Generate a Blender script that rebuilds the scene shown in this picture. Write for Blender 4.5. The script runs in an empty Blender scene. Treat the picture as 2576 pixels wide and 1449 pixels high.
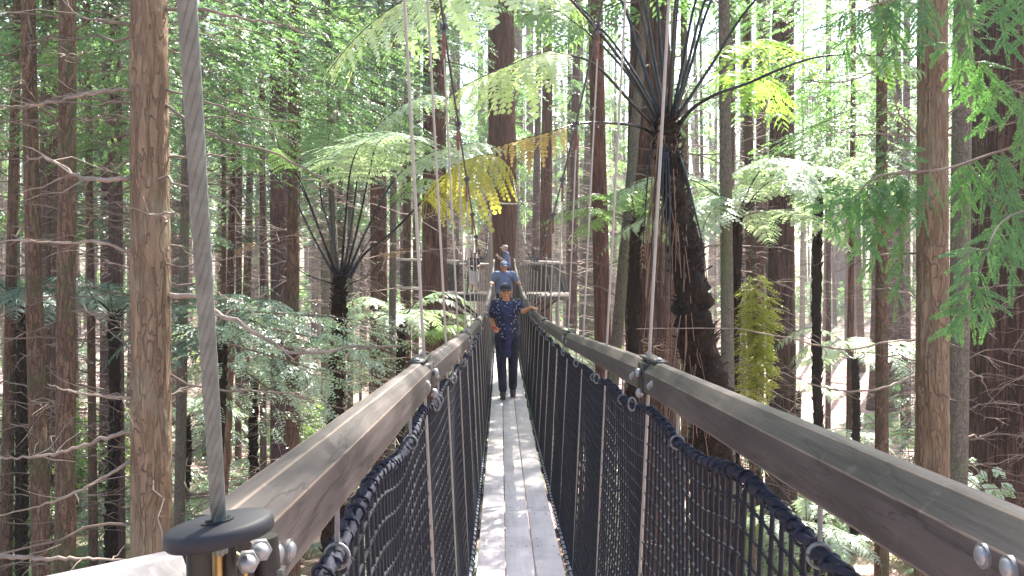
import bpy, math, random
import numpy as np
from mathutils import Vector
R = math.radians
scene = bpy.context.scene
COL = scene.collection
EH = 7.4                 # eye height over the forest floor (m); the walkway hangs in the trees
F = 2143.0               # focal length in the 2576 px wide reading of the photograph

def P(px, py, Y):        # a reading of the photograph at distance Y -> metres
    return np.array([(px - 1260.0) / F * Y, Y, EH - (py - 705.0) / F * Y])

# ---------------- camera ----------------
cam_d = bpy.data.cameras.new('camera')
cam = bpy.data.objects.new('camera', cam_d); COL.objects.link(cam)
cam.location = (0, 0, EH); cam.rotation_euler = (R(90), 0, 0)
cam_d.sensor_width = 36; cam_d.lens = F / 2576 * 36
cam_d.shift_x = 28 / 2576; cam_d.shift_y = -19.5 / 2576
cam_d.clip_start = 0.05; cam_d.clip_end = 1000
scene.camera = cam

# ---------------- light ----------------
SUN_EL, SUN_AZ = 56, 28
w = bpy.data.worlds.new('World'); scene.world = w; w.use_nodes = True
nt = w.node_tree; bgn = nt.nodes['Background']
sky = nt.nodes.new('ShaderNodeTexSky'); sky.sky_type = 'NISHITA'; sky.sun_disc = False
sky.sun_elevation = R(SUN_EL); sky.sun_rotation = R(SUN_AZ); sky.air_density = 1.0; sky.dust_density = 3.0
nt.links.new(sky.outputs[0], bgn.inputs[0]); bgn.inputs[1].default_value = 0.10
sun_d = bpy.data.lights.new('sun', 'SUN'); sun_d.energy = 5.0; sun_d.angle = R(0.5); sun_d.color = (1.0, 0.95, 0.86)
sun = bpy.data.objects.new('sun', sun_d); COL.objects.link(sun)
S = Vector((math.sin(R(SUN_AZ)) * math.cos(R(SUN_EL)), math.cos(R(SUN_AZ)) * math.cos(R(SUN_EL)), math.sin(R(SUN_EL))))
sun.rotation_euler = S.to_track_quat('Z', 'Y').to_euler(); sun.location = (0, 0, 60)
scene.view_settings.view_transform = 'Standard'; scene.view_settings.look = 'None'
scene.view_settings.gamma = 1.0; scene.view_settings.exposure = 2.5
scene.cycles.max_bounces = 8; scene.cycles.diffuse_bounces = 4; scene.cycles.glossy_bounces = 2
scene.cycles.transmission_bounces = 4; scene.cycles.transparent_max_bounces = 8
scene.cycles.sample_clamp_indirect = 6

# ---------------- helpers ----------------
rng = np.random.default_rng(7)
class MB:
    def __init__(s): s.V = []; s.Fc = []; s.n = 0
    def add(s, v, f, m=0):
        v = np.asarray(v, dtype=np.float64).reshape(-1, 3); f = np.asarray(f, dtype=np.int64)
        if len(v) == 0 or len(f) == 0: return s
        s.V.append(v); s.Fc.append((f + s.n, m)); s.n += len(v); return s
    def mesh(s, name, mats, smooth=False):
        me = bpy.data.meshes.new(name)
        V = np.concatenate(s.V)
        me.vertices.add(len(V)); me.vertices.foreach_set('co', V.ravel().astype(np.float32))
        li = np.concatenate([f.ravel() for f, m in s.Fc])
        tot = np.concatenate([np.full(len(f), f.shape[1]) for f, m in s.Fc])
        mi = np.concatenate([np.full(len(f), m) for f, m in s.Fc])
        me.loops.add(len(li)); me.loops.foreach_set('vertex_index', li.astype(np.int32))
        me.polygons.add(len(tot))
        st = np.concatenate([[0], np.cumsum(tot)[:-1]])
        me.polygons.foreach_set('loop_start', st.astype(np.int32))
        me.polygons.foreach_set('loop_total', tot.astype(np.int32))
        me.polygons.foreach_set('material_index', mi.astype(np.int32))
        if smooth: me.polygons.foreach_set('use_smooth', np.ones(len(tot), dtype=bool))
        for m in [x for x in (mats if isinstance(mats, (list, tuple)) else [mats]) if x]: me.materials.append(m)
        me.update(calc_edges=True)
        return me
    def build(s, name, mats, parent=None, smooth=False):
        me = s.mesh(name, mats, smooth)
        return link(name, me, parent)

def link(name, me, parent=None):
    o = bpy.data.objects.new(name, me); COL.objects.link(o)
    if parent is not None:
        o.parent = parent
        l = root_loc(parent); o.location = (-l[0], -l[1], -l[2])
    return o
def root_loc(o):
    l = Vector(o.location)
    while o.parent is not None: o = o.parent; l = l + Vector(o.location)
    return l
def tag(o, label=None, cat=None, group=None, kind=None):
    if label: o['label'] = label
    if cat: o['category'] = cat
    if group: o['group'] = group
    if kind: o['kind'] = kind
    return o
def empty(name, loc=(0, 0, 0), label=None, cat=None, group=None):
    o = bpy.data.objects.new(name, None); COL.objects.link(o); o.location = tuple(float(a) for a in loc)
    o.empty_display_size = .2
    return tag(o, label, cat, group)
def copy_tree(o, parent=None):
    c = o.copy(); COL.objects.link(c); c.parent = parent
    for ch in list(o.children): copy_tree(ch, c)
    return c
def nrm(a): return a / (np.linalg.norm(a, axis=-1, keepdims=True) + 1e-12)

def frames(p):
    t = np.gradient(p, axis=0); t = nrm(t)
    up = np.array([0, 0, 1.0]) if abs(t[:, 2]).mean() < .9 else np.array([0, 1.0, 0])
    a = nrm(np.cross(t, up)); b = np.cross(a, t)
    return t, a, b
def tube(mb, p, r, n=6, m=0, caps=True):
    p = np.asarray(p, float); k = len(p); r = np.broadcast_to(np.asarray(r, float), (k,))
    t, a, b = frames(p)
    an = np.arange(n) * 2 * np.pi / n
    ring = p[:, None] + r[:, None, None] * (np.cos(an)[None, :, None] * a[:, None] + np.sin(an)[None, :, None] * b[:, None])
    v = ring.reshape(-1, 3)
    i = np.arange(k - 1)[:, None] * n; j = np.arange(n)[None]; j2 = (j + 1) % n
    f = np.stack([i + j, i + j2, i + n + j2, i + n + j], -1).reshape(-1, 4)
    mb.add(v, f, m)
    if caps and n > 2:
        for e, q in ((0, p[0]), (k - 1, p[-1])):
            vv = np.vstack([ring[e], q[None]]); ff = np.array([[x, (x + 1) % n, n] if e else [(x + 1) % n, x, n] for x in range(n)])
            mb.add(vv, ff, m)
def box(mb, c, s, m=0, rot=None):
    v = np.array([[x, y, z] for x in (-.5, .5) for y in (-.5, .5) for z in (-.5, .5)]) * np.asarray(s)
    if rot is not None: v = v @ np.asarray(rot).T
    mb.add(v + np.asarray(c), [[0, 1, 3, 2], [4, 6, 7, 5], [0, 4, 5, 1], [2, 3, 7, 6], [0, 2, 6, 4], [1, 5, 7, 3]], m)
def ball(mb, c, r, n=10, m=0, rot=None):
    r = np.broadcast_to(np.asarray(r, float), (3,)); k = max(4, n // 2 + 1)
    th = np.linspace(0, np.pi, k)[1:-1]; ph = np.arange(n) * 2 * np.pi / n
    v = np.stack([np.sin(th)[:, None] * np.cos(ph), np.sin(th)[:, None] * np.sin(ph), np.cos(th)[:, None] * np.ones(n)], -1).reshape(-1, 3)
    v = np.vstack([v, [[0, 0, 1]], [[0, 0, -1]]]) * r
    if rot is not None: v = v @ np.asarray(rot).T
    v = v + np.asarray(c); q = len(th)
    i = np.arange(q - 1)[:, None] * n; j = np.arange(n)[None]; j2 = (j + 1) % n
    f4 = np.stack([i + j, i + n + j, i + n + j2, i + j2], -1).reshape(-1, 4)
    j = np.arange(n); j2 = (j + 1) % n
    f3 = np.vstack([np.stack([np.full(n, q * n), j, j2], -1), np.stack([np.full(n, q * n + 1), (q - 1) * n + j2, (q - 1) * n + j], -1)])
    b0 = mb.n; mb.add(v, f4, m); mb.Fc.append((f3 + b0, m))
def vgrid(seed, u, v, pu):        # smooth value noise, periodic with pu in u
    g = np.random.default_rng(seed).random((pu, 512)) * 2 - 1
    iu = np.floor(u).astype(int); iv = np.floor(v).astype(int)
    fu = u - iu; fv = v - iv; fu = fu * fu * (3 - 2 * fu); fv = fv * fv * (3 - 2 * fv)
    a = g[iu % pu, iv % 512]; b = g[(iu + 1) % pu, iv % 512]; c = g[iu % pu, (iv + 1) % 512]; d = g[(iu + 1) % pu, (iv + 1) % 512]
    return (a * (1 - fu) + b * fu) * (1 - fv) + (c * (1 - fu) + d * fu) * fv
def smooth_curve(pts, k):          # Catmull-Rom through pts
    p = np.asarray(pts, float); n = len(p)
    if n == 2: return p[0] + (p[1] - p[0]) * np.linspace(0, 1, k)[:, None]
    q = np.vstack([2 * p[0] - p[1], p, 2 * p[-1] - p[-2]])
    u = np.linspace(0, n - 1 - 1e-6, k); i = u.astype(int); f = (u - i)[:, None]
    a, b, c, d = q[i], q[i + 1], q[i + 2], q[i + 3]
    return .5 * (2 * b + (c - a) * f + (2 * a - 5 * b + 4 * c - d) * f ** 2 + (-a + 3 * b - 3 * c + d) * f ** 3)

# ---------------- materials ----------------
def mat(name):
    m = bpy.data.materials.new(name); m.use_nodes = True; n = m.node_tree
    return m, n, n.nodes, n.links, n.nodes['Principled BSDF']
def texco(n, scale=(1, 1, 1), kind='Object'):
    c = n.nodes.new('ShaderNodeTexCoord'); mp = n.nodes.new('ShaderNodeMapping'); mp.inputs['Scale'].default_value = scale
    n.links.new(c.outputs[kind], mp.inputs[0]); return mp.outputs[0]
def noise(n, co, scale, detail=6, rough=.6, dist=0):
    t = n.nodes.new('ShaderNodeTexNoise'); t.inputs['Scale'].default_value = scale; t.inputs['Detail'].default_value = detail
    t.inputs['Roughness'].default_value = rough; t.inputs['Distortion'].default_value = dist
    n.links.new(co, t.inputs['Vector']); return t.outputs['Fac']
def ramp(n, fac, stops):
    r = n.nodes.new('ShaderNodeValToRGB'); e = r.color_ramp.elements
    while len(e) < len(stops): e.new(.5)
    for el, (p, c) in zip(e, stops): el.position = p; el.color = (*c, 1)
    n.links.new(fac, r.inputs[0]); return r.outputs[0]
def mix(n, f, a, b, mode='MIX'):
    x = n.nodes.new('ShaderNodeMix'); x.data_type = 'RGBA'; x.blend_type = mode
    for s, v in ((0, f), (6, a), (7, b)):
        if isinstance(v, (int, float)): x.inputs[s].default_value = v
        elif isinstance(v, tuple): x.inputs[s].default_value = (*v, 1)
        else: n.links.new(v, x.inputs[s])
    return x.outputs[2]
def mathn(n, op, a, b=0.0):
    x = n.nodes.new('ShaderNodeMath'); x.operation = op
    for s, v in ((0, a), (1, b)):
        if isinstance(v, (int, float)): x.inputs[s].default_value = v
        else: n.links.new(v, x.inputs[s])
    return x.outputs[0]
def bump(n, h, strength, dist, b):
    x = n.nodes.new('ShaderNodeBump'); x.inputs['Strength'].default_value = strength; x.inputs['Distance'].default_value = dist
    n.links.new(h, x.inputs['Height']); n.links.new(x.outputs[0], b.inputs['Normal'])
def plain(name, col, rough=.6, metal=0, var=.25, scale=8):
    m, n, N, L, b = mat(name); co = texco(n)
    f = noise(n, co, scale)
    c = ramp(n, f, [(.3, tuple(x * (1 - var) for x in col)), (.7, tuple(min(1, x * (1 + var)) for x in col))])
    L.new(c, b.inputs['Base Color']); b.inputs['Roughness'].default_value = rough; b.inputs['Metallic'].default_value = metal
    return m
def bark(name, dark, lite, sc=1.0, stretch=.22, moss=None, bumpd=.02, cell=9, ck=1.0):
    m, n, N, L, b = mat(name)
    co = texco(n, (sc, sc, sc * stretch))
    a = noise(n, co, 14, 8, .65, .6); big = noise(n, texco(n), .9 * sc, 3)
    r1 = mathn(n, 'ABSOLUTE', mathn(n, 'SUBTRACT', noise(n, co, cell * 1.6, 3, .5, .5), .5))
    r2 = mathn(n, 'ABSOLUTE', mathn(n, 'SUBTRACT', noise(n, texco(n, (sc, sc, sc * stretch * 2.4)), cell * 2.6, 2, .5, .3), .5))
    crack = mathn(n, 'MINIMUM', mathn(n, 'MULTIPLY', mathn(n, 'MINIMUM', r1, mathn(n, 'MULTIPLY', r2, 2.6)), 14.0), 1.0)
    c = ramp(n, a, [(.28, dark), (.5, tuple((x + y) / 2 for x, y in zip(dark, lite))), (.72, lite)])
    c = mix(n, mathn(n, 'MULTIPLY', mathn(n, 'SUBTRACT', 1.0, crack), ck), c, tuple(x * .45 for x in dark))
    c = mix(n, mathn(n, 'MULTIPLY', big, .55), c, tuple(x * .62 for x in lite))
    if moss: c = mix(n, ramp(n, noise(n, texco(n, (1, 1, .5)), 3.2, 5), [(.5, (0, 0, 0)), (.68, (.8, .8, .8))]), c, moss)
    L.new(c, b.inputs['Base Color']); b.inputs['Roughness'].default_value = .9; b.inputs['Specular IOR Level'].default_value = .2
    bump(n, mathn(n, 'ADD', crack, mathn(n, 'MULTIPLY', a, 1.3)), .9, bumpd, b)
    return m
def leaf(name, c1, c2, c3, trans=.5, gloss=.085, hue=None):
    m, n, N, L, b = mat(name); N.remove(b)
    g = N.new('ShaderNodeNewGeometry'); oi = N.new('ShaderNodeObjectInfo')
    f = mathn(n, 'FRACT', mathn(n, 'ADD', g.outputs['Random Per Island'], oi.outputs['Random']))
    cl = noise(n, texco(n, kind='Object'), 1.3, 2)
    f2 = mathn(n, 'ADD', mathn(n, 'MULTIPLY', f, .5), mathn(n, 'MULTIPLY', cl, .5))
    c = ramp(n, f2, [(.2, c1), (.5, c2), (.8, c3)])
    d = N.new('ShaderNodeBsdfDiffuse'); t = N.new('ShaderNodeBsdfTranslucent'); gl = N.new('ShaderNodeBsdfGlossy'); gl.inputs['Roughness'].default_value = .38
    L.new(c, d.inputs[0])
    tc = mix(n, .7, c, tuple(min(1, v) for v in (c3[0] * 1.55, c3[1] * 1.65, c3[2] * .95)))
    L.new(tc, t.inputs[0])
    m1 = N.new('ShaderNodeMixShader'); m1.inputs[0].default_value = trans; L.new(d.outputs[0], m1.inputs[1]); L.new(t.outputs[0], m1.inputs[2])
    m2 = N.new('ShaderNodeMixShader'); m2.inputs[0].default_value = gloss; L.new(m1.outputs[0], m2.inputs[1]); L.new(gl.outputs[0], m2.inputs[2])
    L.new(m2.outputs[0], N['Material Output'].inputs[0]); return m
def wood(name, dark, lite, axis=1, rough=.6, fleck=True, ckk=.75):
    m, n, N, L, b = mat(name)
    s = [14, 14, 14]; s[axis] = .9
    g = noise(n, texco(n, tuple(s)), 3, 8, .6, .4); big = noise(n, texco(n), 2.4, 4); fine = noise(n, texco(n), 45, 3)
    oi = N.new('ShaderNodeObjectInfo')
    c = ramp(n, g, [(.3, dark), (.7, lite)])
    kn_ = mathn(n, 'ABSOLUTE', mathn(n, 'SUBTRACT', noise(n, texco(n, tuple(q * .8 for q in s)), 2.2, 5, .55, .8), .5))
    c = mix(n, ramp(n, kn_, [(.0, (ckk, ckk, ckk)), (.022, (0, 0, 0))]), c, tuple(x * .35 for x in dark))
    c = mix(n, ramp(n, big, [(.42, (0, 0, 0)), (.66, (.55, .55, .55))]), c, tuple(x * .62 for x in dark))
    if fleck: c = mix(n, ramp(n, fine, [(.60, (0, 0, 0)), (.7, (.35, .35, .35))]), c, tuple(min(1, x * 1.35) for x in lite))
    c = mix(n, mathn(n, 'MULTIPLY', oi.outputs['Random'], .22), c, tuple(x * .7 for x in dark))
    L.new(c, b.inputs['Base Color']); b.inputs['Roughness'].default_value = rough
    bump(n, g, .35, .004, b); return m
M = {}
M['larch'] = bark('bark_larch', (.12, .078, .048), (.30, .215, .14), 1.0, .13, (.22, .19, .13), .022, 6, .5)
M['brown'] = bark('bark_brown', (.10, .058, .038), (.25, .16, .11), 1.1, .2, (.09, .10, .05), .02, 9)
M['redwood'] = bark('bark_redwood', (.10, .045, .034), (.25, .12, .09), .7, .07, None, .04, 8)
M['dkred'] = bark('bark_dark_redwood', (.055, .03, .024), (.19, .11, .085), .7, .06, None, .05, 8)
M['grey'] = bark('bark_grey', (.13, .11, .09), (.30, .26, .21), 1.6, .5, (.13, .16, .08), .01, 12)
M['purple'] = bark('bark_mauve', (.11, .065, .062), (.26, .17, .16), 1.0, .15, None, .02, 8)
M['fernbark'] = bark('bark_tree_fern', (.008, .006, .005), (.075, .048, .032), 1.6, .35, None, .03, 16)
M['twig'] = plain('dead_twig_bark', (.15, .115, .09), .85, 0, .5, 3)
M['paletwig'] = plain('pale_twig_bark', (.22, .175, .14), .85, 0, .45, 6)
M['stipe'] = plain('fern_stipe', (.004, .004, .007), .25, 0, .4, 9)
M['hem'] = leaf('foliage_hemlock', (.030, .075, .050), (.060, .125, .082), (.12, .20, .125), .45)
M['bright'] = leaf('foliage_bright', (.038, .10, .055), (.078, .18, .085), (.18, .31, .13), .5)
M['blue'] = leaf('foliage_bluegreen', (.04, .085, .068), (.08, .145, .115), (.16, .24, .19), .4, .10)
M['spring'] = leaf('foliage_redwood_spray', (.04, .11, .028), (.07, .18, .040), (.12, .26, .07), .5, .05)
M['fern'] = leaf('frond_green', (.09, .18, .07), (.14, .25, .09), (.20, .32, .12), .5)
M['fernpale'] = leaf('frond_pale', (.18, .28, .18), (.26, .36, .25), (.36, .46, .33), .4, .12)  # pale tone also stands in for sunlight on the lit ferns and shrubs
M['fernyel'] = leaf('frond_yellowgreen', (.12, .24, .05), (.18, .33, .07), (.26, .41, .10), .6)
M['yellow'] = leaf('frond_yellow', (.22, .25, .04), (.32, .33, .06), (.42, .38, .09), .6)
M['orange'] = leaf('frond_orange', (.30, .17, .07), (.40, .26, .09), (.46, .33, .15), .55)
M['dead'] = leaf('frond_dead', (.14, .075, .04), (.24, .13, .07), (.32, .19, .11), .3)
M['rail'] = wood('rail_timber', (.040, .032, .029), (.115, .093, .085), 1, .5)
M['palerail'] = wood('pale_or_sunlit_timber', (.26, .24, .235), (.40, .38, .37), 0, .6)  # sun patch on the end rail put into the colour; lantern slats simply pale
M['plank'] = wood('plank_timber', (.70, .61, .60), (.82, .73, .72), 1, .6, False, .16)
M['deckwood'] = wood('platform_timber', (.42, .36, .33), (.66, .6, .56), 0, .6)
M['rod'] = plain('hanger_steel', (.30, .265, .22), .5, .15, .12, 20)
M['steel'] = plain('bright_steel', (.28, .28, .28), .5, .7, .12, 20)
M['cable'] = plain('wire_rope_steel', (.12, .13, .118), .7, .1, .3, 60)
M['dkcable'] = plain('dark_cable', (.09, .09, .10), .5, .5, .3, 30)
M['rust'] = plain('rusty_clamp', (.16, .07, .05), .8, .2, .5, 40)
M['brass'] = plain('brass_hook', (.42, .29, .13), .5, .9, .2, 30)
M['blackplastic'] = plain('black_plastic', (.006, .007, .012), .65, 0, .3, 12)
M['blackmetal'] = plain('dark_bracket', (.03, .028, .025), .5, .4, .4, 20)
M['net'] = plain('net_cord', (.006, .007, .012), .85, 0, .5, 40)
M['rope'] = plain('navy_rope', (.012, .014, .028), .85, 0, .8, 50)
M['lash'] = plain('bottom_cable_sleeve', (.30, .33, .42), .35, .4, .3, 30)
M['railedge'] = wood('rail_worn_edge', (.13, .095, .07), (.27, .20, .15), 1, .6)
M['hook'] = plain('galvanised_hook', (.20, .20, .195), .65, .4, .25, 60)
M['sunlime'] = leaf('frond_lime_sunlit', (.22, .36, .10), (.34, .48, .16), (.50, .60, .32), .6, .2)  # albedo raised in place of sunlight falling on these fronds
M['littwig'] = plain('lit_twig_bark', (.30, .235, .20), .85, 0, .5, 3)  # lighter copy of the twig bark, sunlit tone put into the colour
M['climber'] = leaf('foliage_yellow_climber', (.22, .27, .04), (.32, .36, .06), (.42, .43, .10), .6, .08)
# ================= bridge =================
XC, HW, BW = 0.105, 0.33, 0.275
def deckz(Y):
    Y = np.asarray(Y, float)
    return EH - 1.64 + np.where(Y < 11, .0022 * (11 - Y) ** 2, .0041 * (Y - 11) ** 2)
_ry = [-.3, .73, 2.5, 5.5, 8.5, 11.5, 14.5, 17.5, 20.5, 23.5, 26.5, 28.2]
_rz = [-.155, -.19, -.235, -.335, -.39, -.405, -.34, -.22, -.04, .19, .48, .72]
def railz(Y): return EH + np.interp(Y, _ry, _rz)
def wire_rope(mb, p0, p1, r, turns, strands=6, k=260, n=8):
    ax = nrm(p1 - p0); a = nrm(np.cross(ax, [1, 0, 0])); b = np.cross(ax, a)
    t = np.linspace(0, 1, k)
    for s in range(strands):
        an = 2 * np.pi * (s / strands + turns * t)
        p = p0 + (p1 - p0) * t[:, None] + .62 * r * (np.cos(an)[:, None] * a + np.sin(an)[:, None] * b)
        tube(mb, p, r * .38, n)
def torus(mb, c, R1, r, ax, k=18, n=6, m=0, sq=1.0, a0=0, a1=2 * math.pi):
    ax = nrm(np.array(ax, float)); u = np.array([0, 0, 1.0]) if abs(ax[2]) < .9 else np.array([1.0, 0, 0])
    a = nrm(np.cross(ax, u)); b = np.cross(ax, a)
    t = np.linspace(a0, a1, k)
    tube(mb, np.asarray(c) + R1 * (np.cos(t)[:, None] * a + sq * np.sin(t)[:, None] * b), r, n, m, caps=False)

bridge = empty('suspension_bridge', (XC, 0, EH - 1.5), 'narrow swing bridge with three-plank deck, timber handrails and black side nets running into the forest', 'suspension bridge')
# planks
js = [-2.0, 0.0, 2.75, 5.85, 8.95, 12.0, 15.0, 18.0, 21.0, 24.0, 26.6, 28.5]
pw, gap = .152, .0065
for a, b_ in zip(js[:-1], js[1:]):
    if b_ < .5: continue
    for i in (-1, 0, 1):
        mb = MB(); x = XC + i * (pw + gap); ys = np.linspace(a + .005, b_ - .005, 9); zs = deckz(ys)
        c = .004
        prof = np.array([[-pw / 2, -.035], [-pw / 2, -c], [-pw / 2 + c, 0], [pw / 2 - c, 0], [pw / 2, -c], [pw / 2, -.035]])
        v = np.array([[x + q[0], y, z + q[1]] for y, z in zip(ys, zs) for q in prof]); n = 6
        f = [[k * n + j, k * n + (j + 1) % n, (k + 1) * n + (j + 1) % n, (k + 1) * n + j] for k in range(8) for j in range(n)]
        mb.add(v, f); mb.add(v[:6], [[5, 4, 3, 2, 1, 0]]); mb.add(v[-6:], [[0, 1, 2, 3, 4, 5]])
        o = mb.build('plank', M['plank'], bridge)
        if a < 12:
            sc = MB()
            for ysc in (a + .09, a + .75, a + 1.5, a + 2.25, b_ - .09):
                for dx in (-.045, .045):
                    p = np.array([x + dx + rng.normal() * .006, ysc, float(deckz(ysc)) + .0015]); ball(sc, p, (.006, .006, .0022), 8)
            s_ = sc.build('screw', M['steel'], o); tag(s_, kind='stuff')
# cross bearers
for Y in np.arange(1.5, 28, 1.0):
    mb = MB(); box(mb, (XC, Y, float(deckz(Y)) - .06), (.58, .05, .045)); mb.build('crossbeam', M['blackmetal'], bridge)
# sleeved bottom cables
for s in (-1, 1):
    mb = MB(); ys = np.linspace(.3, 28.2, 280); xx = XC + s * .268
    tube(mb, np.stack([np.full(280, xx), ys, deckz(ys) - .012], -1), .009, 8)
    o = mb.build('bottom_cable', M['lash'], bridge)
    lp = MB()
    yy = np.arange(1.0, 28, .012); ph = yy / .10 * 2 * np.pi
    tube(lp, np.stack([xx + .017 * np.cos(ph) , yy, deckz(yy) - .012 + .017 * np.sin(ph)], -1), .0042, 5)
    lp.build('lashing', M['net'], o)
# rails
RJ = [[.685, 2.44], [2.56, 5.46], [5.54, 8.46], [8.54, 11.46], [11.54, 14.46], [14.54, 17.46], [17.54, 20.46], [20.54, 23.46], [23.54, 26.46], [26.54, 28.1]]
RR = [[-.3, 2.44]] + RJ[1:]
def rail_piece(p0, p1, side, w_=.066, h=.090, matr=None, parent=None, nm='handrail'):
    d = nrm(p1 - p0); a = nrm(np.cross([0, 0, 1.0], d)) * (-side)   # towards the deck
    a = nrm(np.cross(d, [0, 0, 1.0])) * (-1 if side > 0 else 1)
    u = np.cross(d, a); u = u if u[2] > 0 else -u
    prof = [(-w_ / 2, -h), (w_ / 2 - .013, -h), (w_ / 2 - .008, -h + .005), (w_ / 2 - .008, -.023 if side < 0 else -.027), (.002, -.0012), (-.002, 0), (-w_ / 2 + .015, 0), (-w_ / 2, -.014)]
    mb = MB(); k = 14; n = len(prof); L = np.linspace(0, 1, k)
    v = np.array([p0 + (p1 - p0) * t + a * q[0] + u * q[1] for t in L for q in prof])
    f = [[i * n + j, i * n + (j + 1) % n, (i + 1) * n + (j + 1) % n, (i + 1) * n + j] for i in range(k - 1) for j in range(n)]
    mb.add(v, f); mb.add(v[:n], [list(range(n))[::-1]]); mb.add(v[-n:], [list(range(n))])
    o = mb.build(nm, [matr, matr] if matr else [M['rail'], M['railedge']], parent or bridge)
    bv = o.modifiers.new('bevel', 'BEVEL'); bv.width = .0014; bv.segments = 2; bv.material = 1; bv.limit_method = 'ANGLE'; bv.angle_limit = R(20)
    return o
for s, LST in ((-1, RJ), (1, RR)):
    for a, b_ in LST:
        x = XC + s * HW
        q0 = np.array([x, a, float(railz(a))]); q1 = np.array([x, b_, float(railz(b_))])
        if s > 0 and a < 0: q0 = q0 + [0, 0, -.020]
        o = rail_piece(q0, q1, s)
        xi = x - s * .028
        for yy in ((a + .07, a + .115) if not (s > 0 and a < 0) else (.685, .722)) + (b_ - .13, b_ - .09):
            dz = (-.052 if (yy in (a + .07, b_ - .13)) else -.062) if yy > .73 else (-.044 if yy > .7 else -.0435)
            c = np.array([xi, yy, float(railz(yy)) + dz])
            bt = MB(); ball(bt, c, (.005, .0085, .0085), 12); tube(bt, np.array([c, c + np.array([s * .012, 0, 0])]), .011, 12)
            bt.build('bolt', M['steel'], o)
        if b_ < 20:
            br = MB(); c = np.array([x, b_ + .05, float(railz(b_ + .05))])
            box(br, c + [0, 0, -.05], (.05, .11, .085)); box(br, c + [s * .012, 0, .004], (.045, .24, .006))
            br.build('joint_bracket', M['blackmetal'], o)
            for off, rd in (([-s * .034, 0, -.035], (.010, .013, .013)), ([-s * .030, 0, -.095], (.012, .014, .014)), ([s * .012, .085, .012], (.009, .009, .009)), ([s * .012, -.085, .010], (.009, .009, .006))):
                jb = MB(); ball(jb, c + off, rd, 12); jb.build('joint_bolt', M['steel'], o)
# main cables and hangers
_cy = [-1.5, 0, 1.0, 2.5, 3.5, 4.5, 5.5, 6.5, 7.5, 9, 10.5, 12, 14, 16, 19, 22, 24.5, 27.2]
_cz = [6.0, 4.3, 3.3, 2.2, 1.75, 1.34, 1.01, .77, .58, .36, .27, .30, .44, .72, 1.3, 2.0, 2.7, 3.55]
_cx = [.60, .55, .51, .455, .43, .405, .38, .365, .355, .35, .345, .345, .345, .35, .36, .38, .42, .47]
def cablep(Y, s): return np.stack([XC + s * np.interp(Y, _cy, _cx) * np.ones_like(Y), Y, EH + np.interp(Y, _cy, _cz)], -1)
for s in (-1, 1):
    mb = MB(); ctrl = [cablep(np.array([y]), s)[0] for y in _cy]
    tube(mb, smooth_curve(ctrl, 160), .0065, 6); cb = mb.build('main_cable', M['dkcable'], bridge)
    for Y in np.arange(2.5, 27, 1.0):
        top = cablep(np.array([Y]), s)[0]; rt = np.array([XC + s * HW, Y, float(railz(Y))]); bot = np.array([XC + s * BW, Y, float(deckz(Y)) - .03])
        lo = MB()
        r = .0048 if Y < 12 else .0042
        t0 = top - np.array([0, 0, .16])
        tube(lo, np.array([t0, rt + (t0 - rt) * .5 + [0, 0, 0], rt, rt + [0, 0, -.05], bot + (rt - bot) * .5, bot]), r, 8)
        hg = lo.build('hanger_rod', M['rod'], bridge)
        cl = MB(); ball(cl, top + [-.012, 0, 0], (.013, .022, .02), 8); ball(cl, top + [.012, 0, .004], (.012, .02, .018), 8)
        ball(cl, top + [0, 0, -.03], (.014, .012, .02), 8)
        cl.build('cable_clamp', M['dkcable'], hg)
        if Y > 9: continue
        tb = MB(); tube(tb, np.array([top + [0, 0, -.045], top + [0, 0, -.17]]), .0095, 8); tb.build('turnbuckle', M['rust'], hg)
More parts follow.
